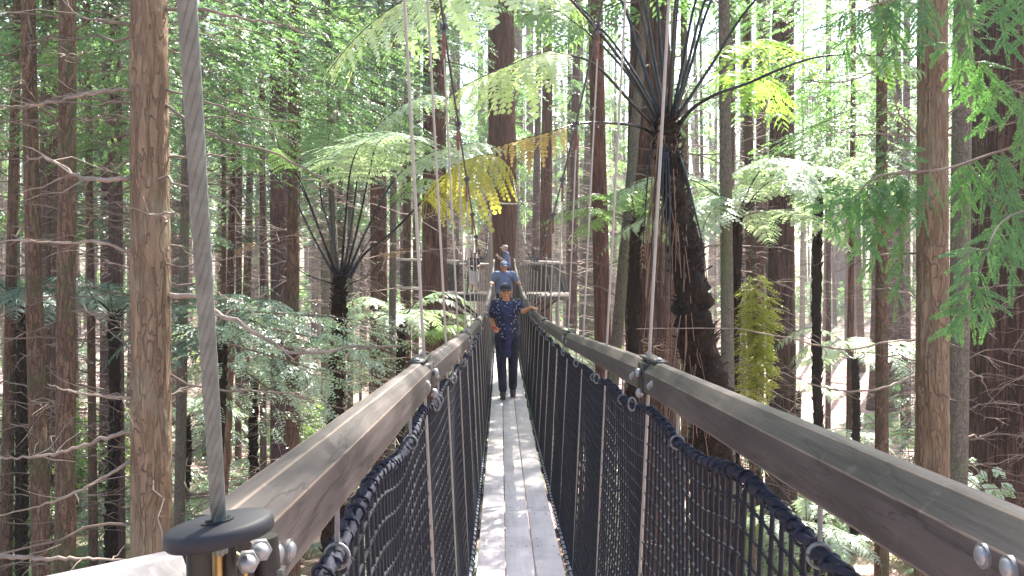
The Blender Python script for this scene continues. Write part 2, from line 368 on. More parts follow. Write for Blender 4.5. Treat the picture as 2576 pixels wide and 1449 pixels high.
# nets
def ropez(Y):
    h = np.abs(np.sin((np.asarray(Y) - .5) * np.pi / 1.0))
    return railz(Y) - .148 - .022 * h ** 1.5 - .006 * np.sin(Y * 7.3)
def netpt(Y, t, s):
    zt = ropez(Y); zb = deckz(Y) - .005
    sway = .022 * np.sin(np.pi * np.clip(t, 0, 1)) * np.abs(np.sin((Y - .5) * np.pi)) * (1 + .4 * np.sin(3.1 * Y))
    x = XC + s * ((HW + (BW - HW) * t) + sway)
    wave = .020 * np.abs(np.sin((Y - .5) * np.pi)) ** 1.2 * (1 - t) * .9
    z = zt + (zb - zt) * t - wave * np.minimum(1, t * 6) + .004 * np.sin(9 * Y + 5 * t)
    return np.stack([x, Y * np.ones_like(z), z], -1)
Y0N, Y1N = .55, 28.0
for s in (-1, 1):
    net = MB()
    ys = np.arange(Y0N, Y1N, .048)
    tt = np.linspace(0, 1, 9)
    for y in ys:
        r = .0042 if y < 8 else .0040
        tube(net, netpt(y + .004 * np.sin(tt * 9 + y * 31), tt, s), r, 4, caps=False)
    yy = np.concatenate([np.arange(Y0N, 9, .05), np.arange(9, Y1N, .1)])
    for i in range(1, 23):
        t = i / 23.0
        tube(net, netpt(yy, np.full_like(yy, t), s), np.where(yy < 9, .0036, .0034), 4, caps=False)
    kn = []
    for y in ys[ys < 7]:
        for i in range(1, 23): kn.append(netpt(np.array([y]), np.array([i / 23.0]), s)[0])
    kn = np.array(kn); kr = .0072
    o6 = np.array([[1, 0, 0], [-1, 0, 0], [0, 1, 0], [0, -1, 0], [0, 0, 1], [0, 0, -1]]) * kr
    f8 = np.array([[0, 2, 4], [2, 1, 4], [1, 3, 4], [3, 0, 4], [2, 0, 5], [1, 2, 5], [3, 1, 5], [0, 3, 5]])
    net.add((kn[:, None] + o6).reshape(-1, 3), (np.arange(len(kn))[:, None, None] * 6 + f8).reshape(-1, 3))
    netO = net.build('side_net', M['net'], bridge)
    rp = MB(); yy = np.arange(Y0N - .1, Y1N, .02)
    base = np.stack([XC + s * HW * np.ones_like(yy), yy, ropez(yy)], -1)
    for k in range(3):
        an = yy / .085 * 2 * np.pi / 2 + k * 2 * np.pi / 3
        off = np.stack([np.cos(an), 0 * an, np.sin(an)], -1) * .0065
        tube(rp, base + off + rng.normal(size=base.shape) * .0012, (.0066 * (1 + .24 * np.sin(yy * 140 + k))) * (1 + .12 * np.sin(yy * 23)), 7)
    # lashing loops over the rope
    for y in np.arange(Y0N, 12, .048):
        torus(rp, (XC + s * HW, y, float(ropez(y))), .0140 * rng.uniform(.9, 1.12), .0028, (rng.normal() * .25, 1, .25 + rng.normal() * .3), 11, 4)
    rp.build('edge_rope', M['rope'], netO)
    for Y in np.arange(1.15, 27, .93):
        hk = MB(); zt = float(railz(Y)) - .09; zr = float(ropez(Y))
        c = np.array([XC + s * (HW - .004), Y, zr])
        torus(hk, c, .0165, .0028, (0.15, 1, 0), 18, 6); tube(hk, np.array([[c[0], Y, zt], [c[0], Y, zr + .02]]), .0036, 6)
        hk.build('eye_hook', M['hook'], netO)
    for Y in np.arange(2.68, 16, 1.0):
        hk = MB(); zr = float(ropez(Y)) + .012
        torus(hk, (XC + s * (HW - .022), Y, zr), .012, .0036, (0.35, 1, .0), 18, 6, 0, 1.7)
        g = hk.build('chain_link', M['hook'], netO)
        b2 = MB(); tube(b2, np.array([[XC + s * (HW - .012), Y, zr], [XC + s * (HW + .02), Y - .02, zr - .004], [XC + s * HW, Y - .10, zr + .01]]), .0042, 6)
        torus(b2, (XC + s * (HW + .012), Y - .03, zr + .002), .014, .0032, (.2, .2, 1), 14, 5, 0, .6)
        b2.build('snap_hook', M['brass'], netO)
# near anchorage on the left: thick wire rope, black disc, bracket, end rail coloured as sunlit
dc = P(552, 1333, .62)
top = P(468, -40, .47); far = P(430, -900, .36)
dirc = nrm(top - dc); far = dc + (top - dc) * 1.9
mb = MB(); wire_rope(mb, dc - dirc * .02, far, .0056, 8, 7, 420, 8)
stay = mb.build('stay_cable', M['cable'], bridge)
mb = MB()
axd = nrm(np.array([-.16, .02, 1.0])); ua = nrm(np.cross(axd, [0, 1, 0])); vb = np.cross(axd, ua)
an = np.arange(64) * 2 * np.pi / 64
prof = [(.0, .0062), (.0355, .0062), (.0382, .0040), (.0388, .001), (.0388, -.004), (.037, -.0062), (0, -.0062)]
vv = []
for rr, hh in prof: vv.append(dc + rr * (np.cos(an)[:, None] * ua + np.sin(an)[:, None] * vb) + axd * hh)
vv = np.concatenate(vv); ff = []
for i in range(len(prof) - 1):
    for j in range(64): ff.append([i * 64 + j, i * 64 + (j + 1) % 64, (i + 1) * 64 + (j + 1) % 64, (i + 1) * 64 + j])
mb.add(vv, ff); tube(mb, np.array([dc + axd * .004, dc + axd * .0095]), .0085, 20); tube(mb, np.array([dc + axd * .0055, dc + axd * .0075]), .0115, 24)
mb.build('cap_disc', M['blackplastic'], bridge, smooth=False)
mb = MB()
for a, b_, r in ((P(500, 1380, .63), P(505, 1620, .63), .009), (P(575, 1370, .66), P(580, 1650, .66), .006), (P(665, 1350, .70), P(690, 1620, .70), .011)):
    tube(mb, np.array([a, b_]), r, 16)
box(mb, P(600, 1475, .70), (.075, .012, .03))
mb.build('anchor_bracket', M['blackmetal'], bridge)
mb = MB()
for px, py, Y in ((622, 1418, .64), (655, 1388, .66)):
    c = P(px, py, Y); ball(mb, c, .0068, 20); tube(mb, np.array([c + [0, .002, 0], c + [-.004, .014, -.002]]), .0085, 6)
mb.build('dome_nut', M['steel'], bridge, smooth=True)
mb = MB(); tube(mb, np.array([P(548, 1375, .655), P(548, 1560, .655)]), .0042, 10)
torus(mb, P(585, 1440, .67), .010, .0022, (0, 1, 0), 20, 6, 0, 1.5); mb.build('brass_pin', M['brass'], bridge)
# rail painted pale as if sunlit, leaving the disc towards the lower left
rail_piece(P(455, 1392, .66), P(-260, 1545, .50), 1, .06, .09, M['palerail'])
# ================= ground =================
def gz(x, y):
    x = np.asarray(x, float); y = np.asarray(y, float)
    d = np.hypot(x, y)
    return .35 * np.sin(x * .17 + 1) * np.cos(y * .13) + .18 * np.sin(x * .5 + y * .31) + np.maximum(0, d - 55) * .05 + .10 * np.sin(x * 1.3) * np.sin(y * 1.1)
nx = 220; gx = np.sign(np.linspace(-1, 1, nx)) * np.abs(np.linspace(-1, 1, nx)) ** 1.5 * 175
gy = np.sign(np.linspace(-1, 1, nx)) * np.abs(np.linspace(-1, 1, nx)) ** 1.5 * 115 + 70
XX, YY = np.meshgrid(gx, gy, indexing='ij')
v = np.stack([XX, YY, gz(XX, YY)], -1).reshape(-1, 3)
i = np.arange(nx - 1)[:, None] * nx + np.arange(nx - 1)[None]
mb = MB(); mb.add(v, np.stack([i, i + nx, i + nx + 1, i + 1], -1).reshape(-1, 4))
m, n, N, L, b = mat('forest_litter')
co = texco(n); a = noise(n, co, 3.0, 10, .7); bb = noise(n, co, .16, 4)
c = ramp(n, a, [(.3, (.12, .07, .06)), (.5, (.34, .22, .20)), (.72, (.58, .44, .42))])
c = mix(n, ramp(n, bb, [(.5, (0, 0, 0)), (.64, (.7, .7, .7))]), c, (.08, .13, .05))
L.new(c, b.inputs['Base Color']); b.inputs['Roughness'].default_value = .95; bump(n, a, .8, .08, b)
tag(mb.build('ground', m, smooth=True), kind='structure')

# ================= generators =================
def sprays(mb, Pt, D, Nn, Ls, K, ll, lw, droop=.15, m=0, g=None, stem=None):
    g = g or rng; Pt = np.asarray(Pt); n = len(Pt); D = nrm(D); Sx = nrm(np.cross(D, Nn)); U = np.cross(Sx, D)
    Ls = np.broadcast_to(Ls, (n,))
    t = (np.arange(K) + .6) / K
    base = Pt[:, None] + D[:, None] * (Ls[:, None, None] * t[None, :, None]); base[..., 2] -= droop * Ls[:, None] * t ** 2
    out = []
    for sd in (-1, 1):
        ld = nrm(Sx * sd)[:, None] * .85 + D[:, None] * .55 + g.normal(size=(n, K, 3)) * .12; ld = nrm(ld)
        l = (ll * (1 - .55 * np.abs(t - .35) / .65))[None, :, None] * (.75 + .5 * g.random((n, K, 1)))
        wd = nrm(np.cross(ld, U[:, None] + g.normal(size=(n, K, 3)) * .25)) * lw / 2
        tip = base + ld * l; tip[..., 2] -= .18 * l[..., 0]
        mid = base + ld * l * .45
        out.append(np.stack([base, mid + wd, tip, mid - wd], 2))
    V = np.concatenate([o.reshape(-1, 3) for o in out]); q = len(V) // 4
    mb.add(V, np.arange(q * 4).reshape(q, 4), m)
    if stem is not None:
        e = Pt + D * Ls[:, None]; e[:, 2] -= droop * Ls; sw = nrm(np.cross(D, Nn)) * .003
        V = np.stack([Pt - sw, Pt + sw, e], 1).reshape(-1, 3); mb.add(V, np.arange(len(V)).reshape(-1, 3), stem)

def branch_curve(base, az, L, rise, droop, g, k=8, wob=.06):
    t = np.linspace(0, 1, k); d = np.array([math.cos(az), math.sin(az), 0]); s = np.array([-d[1], d[0], 0])
    p = base + d * (L * t)[:, None]; p[:, 2] += L * (rise * t - droop * t ** 2)
    w1 = np.cumsum(g.normal(size=k)) * wob * L / k * 2; w2 = np.cumsum(g.normal(size=k)) * wob * L / k * 2
    w1[0] = w2[0] = 0
    p = p + s * w1[:, None]; p[:, 2] += w2
    return p

def dead_branch(mb, base, az, L, r, g, rise=.1, droop=.15, twigs=4, n=5, k=9, m=0):
    p = branch_curve(base, az, L, rise, droop, g, k, .11)
    tube(mb, p, np.linspace(r, r * .25, k), n, m)
    for _ in range(twigs):
        i = g.integers(2, k - 1); l = L * g.uniform(.12, .4) * (1 - i / k * .5)
        a2 = az + g.choice([-1, 1]) * g.uniform(.4, 1.1)
        q = branch_curve(p[i], a2, l, g.uniform(-.3, .3), g.uniform(-.1, .3), g, 5, .15)
        tube(mb, q, np.linspace(r * .45, r * .12, 5), 3, m, caps=False)
    return p

def trunk_geo(mb, p0, p1, r0, r1, seed, n=20, dz=.4, amp=.06, flute=6, flare=.25, fine=0):
    H = p1[2] - p0[2]; k = max(6, int(H / dz)); t = np.linspace(0, 1, k)
    z = p0[2] + H * t; g = np.random.default_rng(seed)
    bend = .05 * H * .04
    cx = p0[0] + (p1[0] - p0[0]) * t + bend * (np.sin(t * 5 + g.random() * 6) - np.sin(g.random() * 0 + 0)) * .5
    cy = p0[1] + (p1[1] - p0[1]) * t + bend * np.sin(t * 4 + g.random() * 6) * .5
    r = r0 + (r1 - r0) * t; r = r * (1 + flare * np.exp(-(z - p0[2]) / .9))
    an = np.arange(n) * 2 * np.pi / n
    A, Z = np.meshgrid(an, z - p0[2]); u = A / (2 * np.pi)
    nse = vgrid(seed, u * flute, Z * .35, flute) * .7 + vgrid(seed + 1, u * flute * 2, Z * 1.1, flute * 2) * .45
    if fine:
        plate = vgrid(seed + 2, u * fine, Z * 9 + 2 * vgrid(seed + 5, u * 6, Z * 3, 6), fine)
        nse = nse + np.clip(plate * 3, -.6, .6) * .55 + vgrid(seed + 3, u * fine * 2, Z * 30, fine * 2) * .22
    rr = r[:, None] * (1 + amp * nse)
    v = np.stack([cx[:, None] + rr * np.cos(A), cy[:, None] + rr * np.sin(A), np.repeat(z[:, None], n, 1)], -1).reshape(-1, 3)
    i = np.arange(k - 1)[:, None] * n; j = np.arange(n)[None]; j2 = (j + 1) % n
    mb.add(v, np.stack([i + j, i + j2, i + n + j2, i + n + j], -1).reshape(-1, 4))
    return lambda zz: (np.interp(zz, z, cx), np.interp(zz, z, cy), np.interp(zz, z, r))

def crown_geo(mb, g, h0, h1, Rr, nb, dens=1.0, ll=.16, lw=.05, leafmat=0, woodmat=1, ax=lambda z: (0, 0, .1), spray=.55, azr=None, K=6, shape='cone', droop=.35):
    Ps, Ds = [], []
    for _ in range(nb):
        z = h0 + (h1 - h0) * g.random() ** 1.1; q = (z - h0) / (h1 - h0)
        L = Rr * ((1 - q) ** .7 * .85 + .15) * g.uniform(.55, 1.05)
        if shape == 'round': L = Rr * math.sqrt(max(.05, 1 - (2 * q - 1) ** 2)) * g.uniform(.5, 1)
        az = g.uniform(*(azr or (0, 2 * math.pi))); x, y, r = ax(z)
        p = branch_curve(np.array([x, y, z]), az, L, g.uniform(0, .3), g.uniform(.2, .2 + droop), g, 8, .06)
        tube(mb, p, np.linspace(.012 + L * .008, .004, 8), 3, woodmat, caps=False)
        c = max(3, int(dens * L * 7))
        tt = g.uniform(.22, 1, c); pt = np.stack([np.interp(tt, np.linspace(0, 1, 8), p[:, a]) for a in range(3)], -1)
        d0 = np.array([math.cos(az), math.sin(az), -.15]); s0 = np.array([-math.sin(az), math.cos(az), 0])
        sd = g.choice([-1, 1], c)[:, None]
        off = (g.random(c) * .35 * L * (1.15 - tt))[:, None]
        D = d0 * .6 + s0 * sd * g.uniform(.2, 1.1, c)[:, None]; D[:, 2] -= g.uniform(0, .5, c)
        Ps.append(pt + s0 * sd * off + g.normal(size=(c, 3)) * .05 - np.array([0, 0, .05])); Ds.append(D)
    Ps = np.concatenate(Ps); Ds = np.concatenate(Ds)
    Nn = np.tile([0, 0, 1.0], (len(Ps), 1)) + g.normal(size=Ps.shape) * .35
    sprays(mb, Ps, Ds, Nn, spray * g.uniform(.6, 1.1, len(Ps)), K, ll, lw, .2, leafmat, g)

# ================= background tree kit (shared meshes, unit placed at origin) =================
CROWNS = []
for k_, (sd, h0, h1, Rr, nb, lm) in enumerate([(11, 11, 28, 3.4, 110, 'hem'), (12, 13, 30, 3.8, 110, 'bright'), (13, 9.5, 26, 3.0, 120, 'blue'), (14, 14, 31, 4.2, 100, 'hem'), (15, 10, 24, 3.2, 110, 'bright')]):
    mb = MB(); crown_geo(mb, np.random.default_rng(sd), h0, h1, Rr, nb, .9, .20, .075, 0, 1, spray=.8)
    CROWNS.append(mb.mesh('crown', [M[lm], M['twig']]))
DEADS = []
for k_ in range(4):
    g = np.random.default_rng(40 + k_); mb = MB()
    for _ in range(120):
        dead_branch(mb, np.array([0, 0, g.uniform(1.5, 12)]), g.uniform(0, 6.28), g.uniform(.8, 3.2), .012, g, g.uniform(-.2, .25), g.uniform(0, .3), 3, 3, 6)
    DEADS.append(mb.mesh('dead_twigs', [M['littwig']]))
TRUNKS = []
for k_ in range(5):
    mb = MB(); trunk_geo(mb, np.array([0, 0, -1.0]), np.array([0, 0, 27.0]), .5, .16, 60 + k_, 12, .7, .07, 5, .2)
    TRUNKS.append(mb)
TM = {mn: [t.mesh('trunk', [M[mn]], True) for t in TRUNKS] for mn in ('brown', 'redwood', 'grey', 'purple', 'dkred')}

def add_child(name, me, parent, loc=(0, 0, 0), sc=(1, 1, 1), rz=0):
    o = bpy.data.objects.new(name, me); COL.objects.link(o); o.parent = parent; o.location = loc; o.scale = sc; o.rotation_euler = (0, 0, rz); return o

# ---------- individually read trees ----------
def main_tree(name, label, xt, xb, Y, wt, wb, mkey, cat='tree', hi=False, crown=None, dead=None, ztop=26, amp=.06, flute=6, seed=1, flare=.2, branches=(), nb=16, blen=(.8, 2.9), bz=None, group=None, tw='twig', br=.016, baz=None):
    def xy(z):
        py = 705 - (z - EH) * F / Y; return (xt + (xb - xt) * py / 1449 - 1260) / F * Y
    x0 = xy(0); z0 = float(gz(x0, Y)) - .3; x1 = xy(ztop)
    rt, rb = wt / 2 / F * Y, wb / 2 / F * Y
    zt, zb = EH + 705 / F * Y, EH - 744 / F * Y
    rr = lambda z: max(.035, rb + (rt - rb) * (z - zb) / (zt - zb))
    root = empty(name, (x0, Y, z0), label, cat, group)
    mb = MB()
    if hi: fn = trunk_geo(mb, np.array([x0, Y, z0]), np.array([x1, Y, ztop]), rr(z0), rr(ztop), seed, 120, .02, .05, 6, flare, 22)
    else: fn = trunk_geo(mb, np.array([x0, Y, z0]), np.array([x1, Y, ztop]), rr(z0), rr(ztop), seed, 48, .12, amp, flute, flare)
    mb.build('trunk', M[mkey], root, smooth=True)
    g = np.random.default_rng(seed + 100)
    lo, hi_ = bz or (max(.8, EH - 790 / F * Y), EH + 760 / F * Y)
    for _ in range(nb):
        z = g.uniform(lo, hi_); az = g.uniform(0, 6.28) if baz is None else g.uniform(*baz)
        x, y, r = fn(z); mb = MB()
        b0 = np.array([x + math.cos(az) * r * .85, y + math.sin(az) * r * .85, z])
        dead_branch(mb, b0, az, g.uniform(*blen), g.uniform(.5, 1.1) * br * (1.3 if Y > 14 else 1), g, g.uniform(-.25, .3), g.uniform(-.1, .35), 5, 5, 10)
        mb.build('branch', M[tw], root)
    for pts, r0, mk in branches:
        mb = MB(); p = smooth_curve([P(*q) for q in pts], 26)
        p = p + np.concatenate([np.zeros((1, 3)), rng.normal(size=(25, 3)) * r0 * .35])
        tube(mb, p, np.linspace(r0, r0 * .35, 26), 7, 0)
        for _ in range(5):
            i = rng.integers(6, 24); q = branch_curve(p[i], rng.uniform(0, 6.28), rng.uniform(.15, .6), rng.uniform(-.5, .5), 0, rng, 5, .15)
            tube(mb, q, np.linspace(r0 * .35, r0 * .1, 5), 3, 0, caps=False)
        mb.build('branch', M[mk], root, smooth=True)
    if crown:
        mb = MB(); crown_geo(mb, g, crown[0], crown[1], crown[2], crown[3], .62, crown[5] if len(crown) > 5 else .20, crown[6] if len(crown) > 6 else .07, 0, 1, fn, spray=.8)
        mb.build('crown', [M[crown[4]], M['twig']], root)
    return root, fn

main_tree('conifer', 'thick straight trunk with flaking brown plated bark, nearest tree on the left', 368, 375, 6.5, 90, 99, 'larch', hi=True, seed=3, nb=20, flare=.05,
    crown=(12.5, 27, 3.2, 50, 'hem'), blen=(.5, 1.6), br=.012, branches=[
    ([(326, 447, 6.4), (270, 450, 6.2), (205, 446, 6.1), (150, 415, 6.2), (110, 396, 6.3), (70, 396, 6.3)], .020, 'paletwig'),
    ([(326, 228, 6.4), (240, 232, 6.1), (160, 252, 6.0), (60, 267, 6.0), (-40, 267, 6.0)], .016, 'paletwig'),
    ([(326, 262, 6.4), (250, 250, 6.2), (150, 245, 6.0), (95, 262, 6.0), (50, 278, 6.0)], .011, 'twig'),
    ([(424, 742, 6.5), (500, 750, 6.3), (545, 790, 6.2), (600, 812, 6.1), (660, 850, 6.1), (720, 880, 6.1), (800, 884, 6.1), (900, 872, 6.2), (1010, 868, 6.3)], .021, 'paletwig'),
    ([(330, 1085, 6.4), (250, 1108, 6.3), (160, 1135, 6.2), (60, 1152, 6.2), (-30, 1150, 6.2)], .018, 'paletwig'),
    ([(330, 1160, 6.4), (270, 1195, 6.3), (180, 1245, 6.2), (90, 1275, 6.2), (-20, 1300, 6.2)], .014, 'paletwig'),
    ([(330, 1000, 6.4), (255, 996, 6.3), (180, 985, 6.3), (120, 968, 6.3)], .012, 'paletwig'),
    ([(420, 565, 6.5), (405, 540, 6.3), (430, 535, 6.3), (445, 538, 6.3)], .014, 'paletwig'),
    ([(326, 62, 6.4), (260, 52, 6.3), (200, 40, 6.3), (150, -10, 6.3)], .012, 'twig'),
    ([(415, 22, 6.5), (520, 25, 6.3), (600, 45, 6.2), (700, 60, 6.2), (790, 95, 6.2)], .014, 'twig'),
    ([(415, 225, 6.5), (480, 245, 6.3), (560, 270, 6.2), (640, 298, 6.2), (760, 305, 6.2)], .011, 'twig'),
    ([(415, 262, 6.5), (480, 310, 6.2), (560, 350, 6.0), (660, 375, 6.0), (780, 430, 6.0), (860, 500, 6.1), (900, 525, 6.2)], .013, 'twig'),
    ([(330, 640, 6.4), (260, 610, 6.2), (150, 612, 6.2), (40, 605, 6.2), (-30, 620, 6.2)], .013, 'paletwig'),
    ([(-40, 1395, 5.6), (80, 1404, 5.6), (200, 1404, 5.6), (330, 1410, 5.8)], .018, 'paletwig')])
main_tree('conifer', 'reddish brown slim trunk second from the nearest trunk on the left', 171, 168, 10.5, 27, 46, 'brown', seed=5, nb=46, amp=.09, crown=(13, 26, 3, 60, 'hem'), blen=(.8, 3.0), br=.013)
main_tree('conifer', 'slim mossy trunk farthest left of the three clear trunks', 76, 108, 12, 25, 42, 'brown', seed=6, nb=46, amp=.09, crown=(13, 26, 3, 55, 'bright'), blen=(.8, 3.0), br=.013)
main_tree('conifer', 'dark trunk at the left frame edge behind the thin twigs', 48, 8, 16, 20, 30, 'brown', seed=8, nb=40, crown=(12, 26, 3, 60, 'bright'))
main_tree('conifer', 'thin dark pole trunk between the two slim left trunks', 126, 118, 19, 12, 18, 'brown', seed=9, nb=10, crown=(12, 25, 2.6, 60, 'hem'))
main_tree('conifer', 'thin dark pole trunk right of the reddish slim trunk', 214, 238, 18, 13, 22, 'brown', seed=10, nb=26, crown=(12, 25, 2.6, 60, 'blue'))
main_tree('conifer', 'wide blurred mauve trunk left of the plated trunk', 275, 268, 25, 30, 46, 'purple', seed=12, nb=30, crown=(12, 27, 3.4, 60, 'hem'))
main_tree('conifer', 'grey brown trunk just left of the thick wire rope', 470, 452, 15.5, 20, 27, 'grey', seed=13, nb=34, crown=(12.5, 26, 3, 70, 'blue'))
main_tree('conifer', 'slim mauve trunk standing right of the thick wire rope', 655, 668, 24, 13, 18, 'purple', seed=14, nb=44, crown=(12.5, 26, 3, 55, 'bright'))
main_tree('conifer', 'slender dark trunk behind the left tree fern fronds', 752, 742, 28, 12, 18, 'brown', seed=15, nb=34, crown=(13, 26, 3, 55, 'bright'))
main_tree('conifer', 'grey slender trunk passing behind the left tree fern crown', 885, 882, 22, 13, 17, 'grey', seed=16, nb=40, crown=(13, 26, 3, 80, 'blue'))
main_tree('conifer', 'slim grey trunk between the left tree fern and the wire hangers', 990, 984, 18, 16, 20, 'grey', seed=17, nb=40, crown=(13, 26, 3, 45, 'bright'))
main_tree('redwood_tree', 'dark red trunk right of the left tree fern crown', 952, 958, 27, 34, 50, 'redwood', seed=18, nb=6, crown=(14, 28, 3.5, 60, 'hem'), flute=10)
main_tree('redwood_tree', 'bright red brown trunk under the left end of the platform', 1094, 1097, 27.5, 56, 74, 'redwood', seed=19, nb=4, crown=(14, 28, 3.5, 50, 'hem'), flute=10)
main_tree('redwood_tree', 'great redwood trunk that carries the round platform', 1262, 1270, 31, 66, 88, 'redwood', seed=20, nb=0, amp=.07, crown=(16, 34, 4.5, 60, 'hem'), flute=12, ztop=34)
main_tree('redwood_tree', 'reddish trunk just right of the platform trunk', 1376, 1368, 35, 22, 44, 'redwood', seed=21, nb=14, crown=(14, 30, 3.5, 60, 'hem'), flute=10)
main_tree('redwood_tree', 'tall straight mauve red trunk right of centre', 1500, 1532, 24, 36, 46, 'redwood', seed=22, nb=22, crown=(15, 30, 3.5, 55, 'bright'), flute=9, amp=.05)
main_tree('conifer', 'leaning pale grey trunk beside the mauve red trunk', 1620, 1500, 16, 20, 34, 'grey', seed=23, nb=12, crown=(12.5, 20, 2.4, 60, 'bright'), ztop=22)
main_tree('redwood_tree', 'broad dark fluted redwood behind the large tree fern', 1635, 1640, 19, 84, 150, 'dkred', seed=24, nb=6, amp=.12, crown=(17, 34, 4.5, 60, 'hem'), flute=16, ztop=34)
main_tree('conifer', 'smooth grey trunk just right of the large tree fern', 1822, 1832, 13, 28, 36, 'grey', seed=25, nb=12, crown=(12.5, 26, 3, 70, 'blue'), blen=(.6, 2.2))
main_tree('redwood_tree', 'striped redwood trunk between grey trunk and right hand trees', 1972, 1962, 25, 52, 82, 'dkred', seed=26, nb=12, amp=.09, crown=(15.5, 30, 3.4, 36, 'bright'), flute=12)
main_tree('redwood_tree', 'dark distant redwood with its foot on open litter', 2232, 2224, 50, 44, 84, 'dkred', seed=27, nb=8, amp=.08, crown=(14, 32, 4.2, 90, 'blue'), flute=12, flare=.3)
main_tree('conifer', 'thin orange brown trunk in front of open litter', 2146, 2134, 27, 8, 20, 'redwood', seed=28, nb=8, crown=(11, 20, 2, 40, 'bright'))
main_tree('conifer', 'near orange brown trunk on the right crossed by green sprays', 2338, 2335, 8.5, 70, 80, 'larch', hi=True, seed=29, nb=14, flare=.05, crown=(13, 27, 3.2, 45, 'bright'), blen=(.5, 1.9), br=.012, branches=[
    ([(2300, 335, 8.4), (2265, 290, 8.2), (2250, 240, 8.1), (2235, 180, 8.1)], .012, 'twig'),
    ([(2300, 195, 8.4), (2270, 160, 8.0), (2200, 180, 7.8), (2110, 208, 7.7), (2010, 200, 7.8)], .012, 'twig'),
    ([(2300, 855, 8.4), (2230, 860, 8.2), (2120, 880, 8.1), (1980, 850, 8.0), (1850, 828, 7.9), (1600, 826, 7.8)], .011, 'paletwig'),
    ([(2300, 945, 8.4), (2220, 975, 8.2), (2130, 985, 8.1), (2040, 965, 8.1), (1960, 935, 8.0)], .012, 'paletwig')])
main_tree('conifer', 'mossy grey trunk behind the near right trunk', 2428, 2402, 12, 44, 50, 'grey', seed=30, nb=34, crown=(12.5, 26, 3, 50, 'hem'), blen=(.6, 2.2))
main_tree('redwood_tree', 'huge fluted grey brown redwood at the right frame edge', 2545, 2552, 20, 190, 240, 'dkred', seed=31, nb=16, amp=.10, crown=(17, 36, 5, 60, 'hem'), flute=26, ztop=36, tw='paletwig', blen=(1, 3))
main_tree('conifer', 'slim mauve trunk with bright gaps, left of the right hand redwoods', 2085, 2080, 33, 12, 14, 'purple', seed=32, nb=12, crown=(12, 24, 2.6, 60, 'bright'))
for k_, (x_, y_, w_, lab) in enumerate([(600, 34, 17, 'mauve trunk in the haze between wire rope and tree fern'), (560, 30, 13, 'narrow trunk close behind the thick wire rope'), (820, 40, 26, 'wide pale trunk far behind the left tree fern'), (1045, 36, 20, 'faint trunk behind the left hanger rods'), (1430, 45, 14, 'thin sunlit trunk in the pale gap right of the platform'), (1460, 52, 12, 'second thin sunlit trunk in the pale gap right of the platform'), (1330, 60, 22, 'far trunk directly beside the platform railing'), (1720, 30, 20, 'trunk seen in the fork behind the large tree fern'), (1905, 34, 16, 'thin trunk behind the yellow green shrub'), (2280, 42, 18, 'thin trunk left of the near right trunk')]):
    main_tree('conifer', lab, x_ + 3, x_, y_, w_ * .8, w_, ['purple', 'brown', 'grey'][k_ % 3], seed=200 + k_, nb=8, crown=(12, 28, 3.4, 50, ['hem', 'bright', 'blue'][k_ % 3]))

# ---------- the rest of the forest: single trees with shared meshes ----------
g = np.random.default_rng(99); spots = []
tries = 0
while len(spots) < 235 and tries < 20000:
    tries += 1
    y = g.uniform(17, 92) if g.random() < .9 else g.uniform(-14, 17)
    hw = 620 / 1000 * y + 7; x = g.uniform(-hw - 3, hw + 3)
    if y < 17 and abs(x) < 8 + .0 * y: continue
    if 0 < y < 34 and abs(x) < 2.8: continue
    if y < 22 and x > 0 and abs(x / y) < .62: continue
    if y < 17 and x / max(y, 1) > -.7 and x < 0: continue
    if y < 66 and .34 < x / max(y, 1) < .485 and g.random() < .9: continue
    if any((x - a) ** 2 + (y - b_) ** 2 < (1.5 + y * .015) ** 2 for a, b_ in spots): continue
    spots.append((x, y))
for k_, (x, y) in enumerate(spots):
    mk = g.choice(['brown', 'redwood', 'grey', 'purple', 'purple'] if x < 5 else ['redwood', 'brown', 'grey', 'dkred', 'purple'])
    o = empty('forest_tree', (x, y, float(gz(x, y))), 'distant conifer trunk among many others in the pale forest behind the bridge', 'tree', 'distant trees filling the forest behind the bridge')
    o.rotation_euler = (g.normal() * .012, g.normal() * .012, g.uniform(0, 6.28))
    rad = abs(g.normal(.10, .07)) + .08
    if g.random() < .05: rad = g.uniform(.45, .8)
    add_child('trunk', TM[mk][k_ % 5], o, (0, 0, 0), (rad / .5, rad / .5, 1 + .2 * g.random()))
    if g.random() < ((.36 if y < 30 else .34) if x < 1 else .07): c = add_child('crown', CROWNS[g.integers(5)], o, (0, 0, g.uniform(-2.2, 1.5)), (1, 1, 1.0), g.uniform(0, 6))
    if y < 60: add_child('dead_twigs', DEADS[k_ % 4], o, (0, 0, g.uniform(-.5, 1.5)), (1, 1, 1), g.uniform(0, 6))
# far wood that reads as one mass
mb = MB(); g = np.random.default_rng(5)
for _ in range(260):
    y = g.uniform(92, 150); x = g.uniform(-.68 * y, .68 * y); z0 = float(gz(x, y)); r = g.uniform(.15, .6)
    tube(mb, np.array([[x, y, z0 - 1], [x + g.normal() * .3, y, z0 + 14], [x + g.normal() * .5, y, z0 + 27]]), [r, r * .8, r * .4], 6, 1, caps=False)
n_ = 15000
y = g.uniform(94, 150, n_); x = g.uniform(-.68, .68, n_) * y; z = gz(x, y) + np.where(g.random(n_) < .35, g.uniform(0, 4, n_), g.uniform(9, 30, n_))
Pp = np.stack([x, y, z], -1); D = g.normal(size=(n_, 3)); D[:, 2] *= .4
sprays(mb, Pp, D, np.tile([0, 0, 1.0], (n_, 1)) + g.normal(size=(n_, 3)) * .5, 1.7, 4, .8, .34, .2, 0, g)
tag(mb.build('distant_wood', [M['bright'], M['purple']]), 'far dense wood closing off the view behind the trunks', 'woodland', kind='stuff')
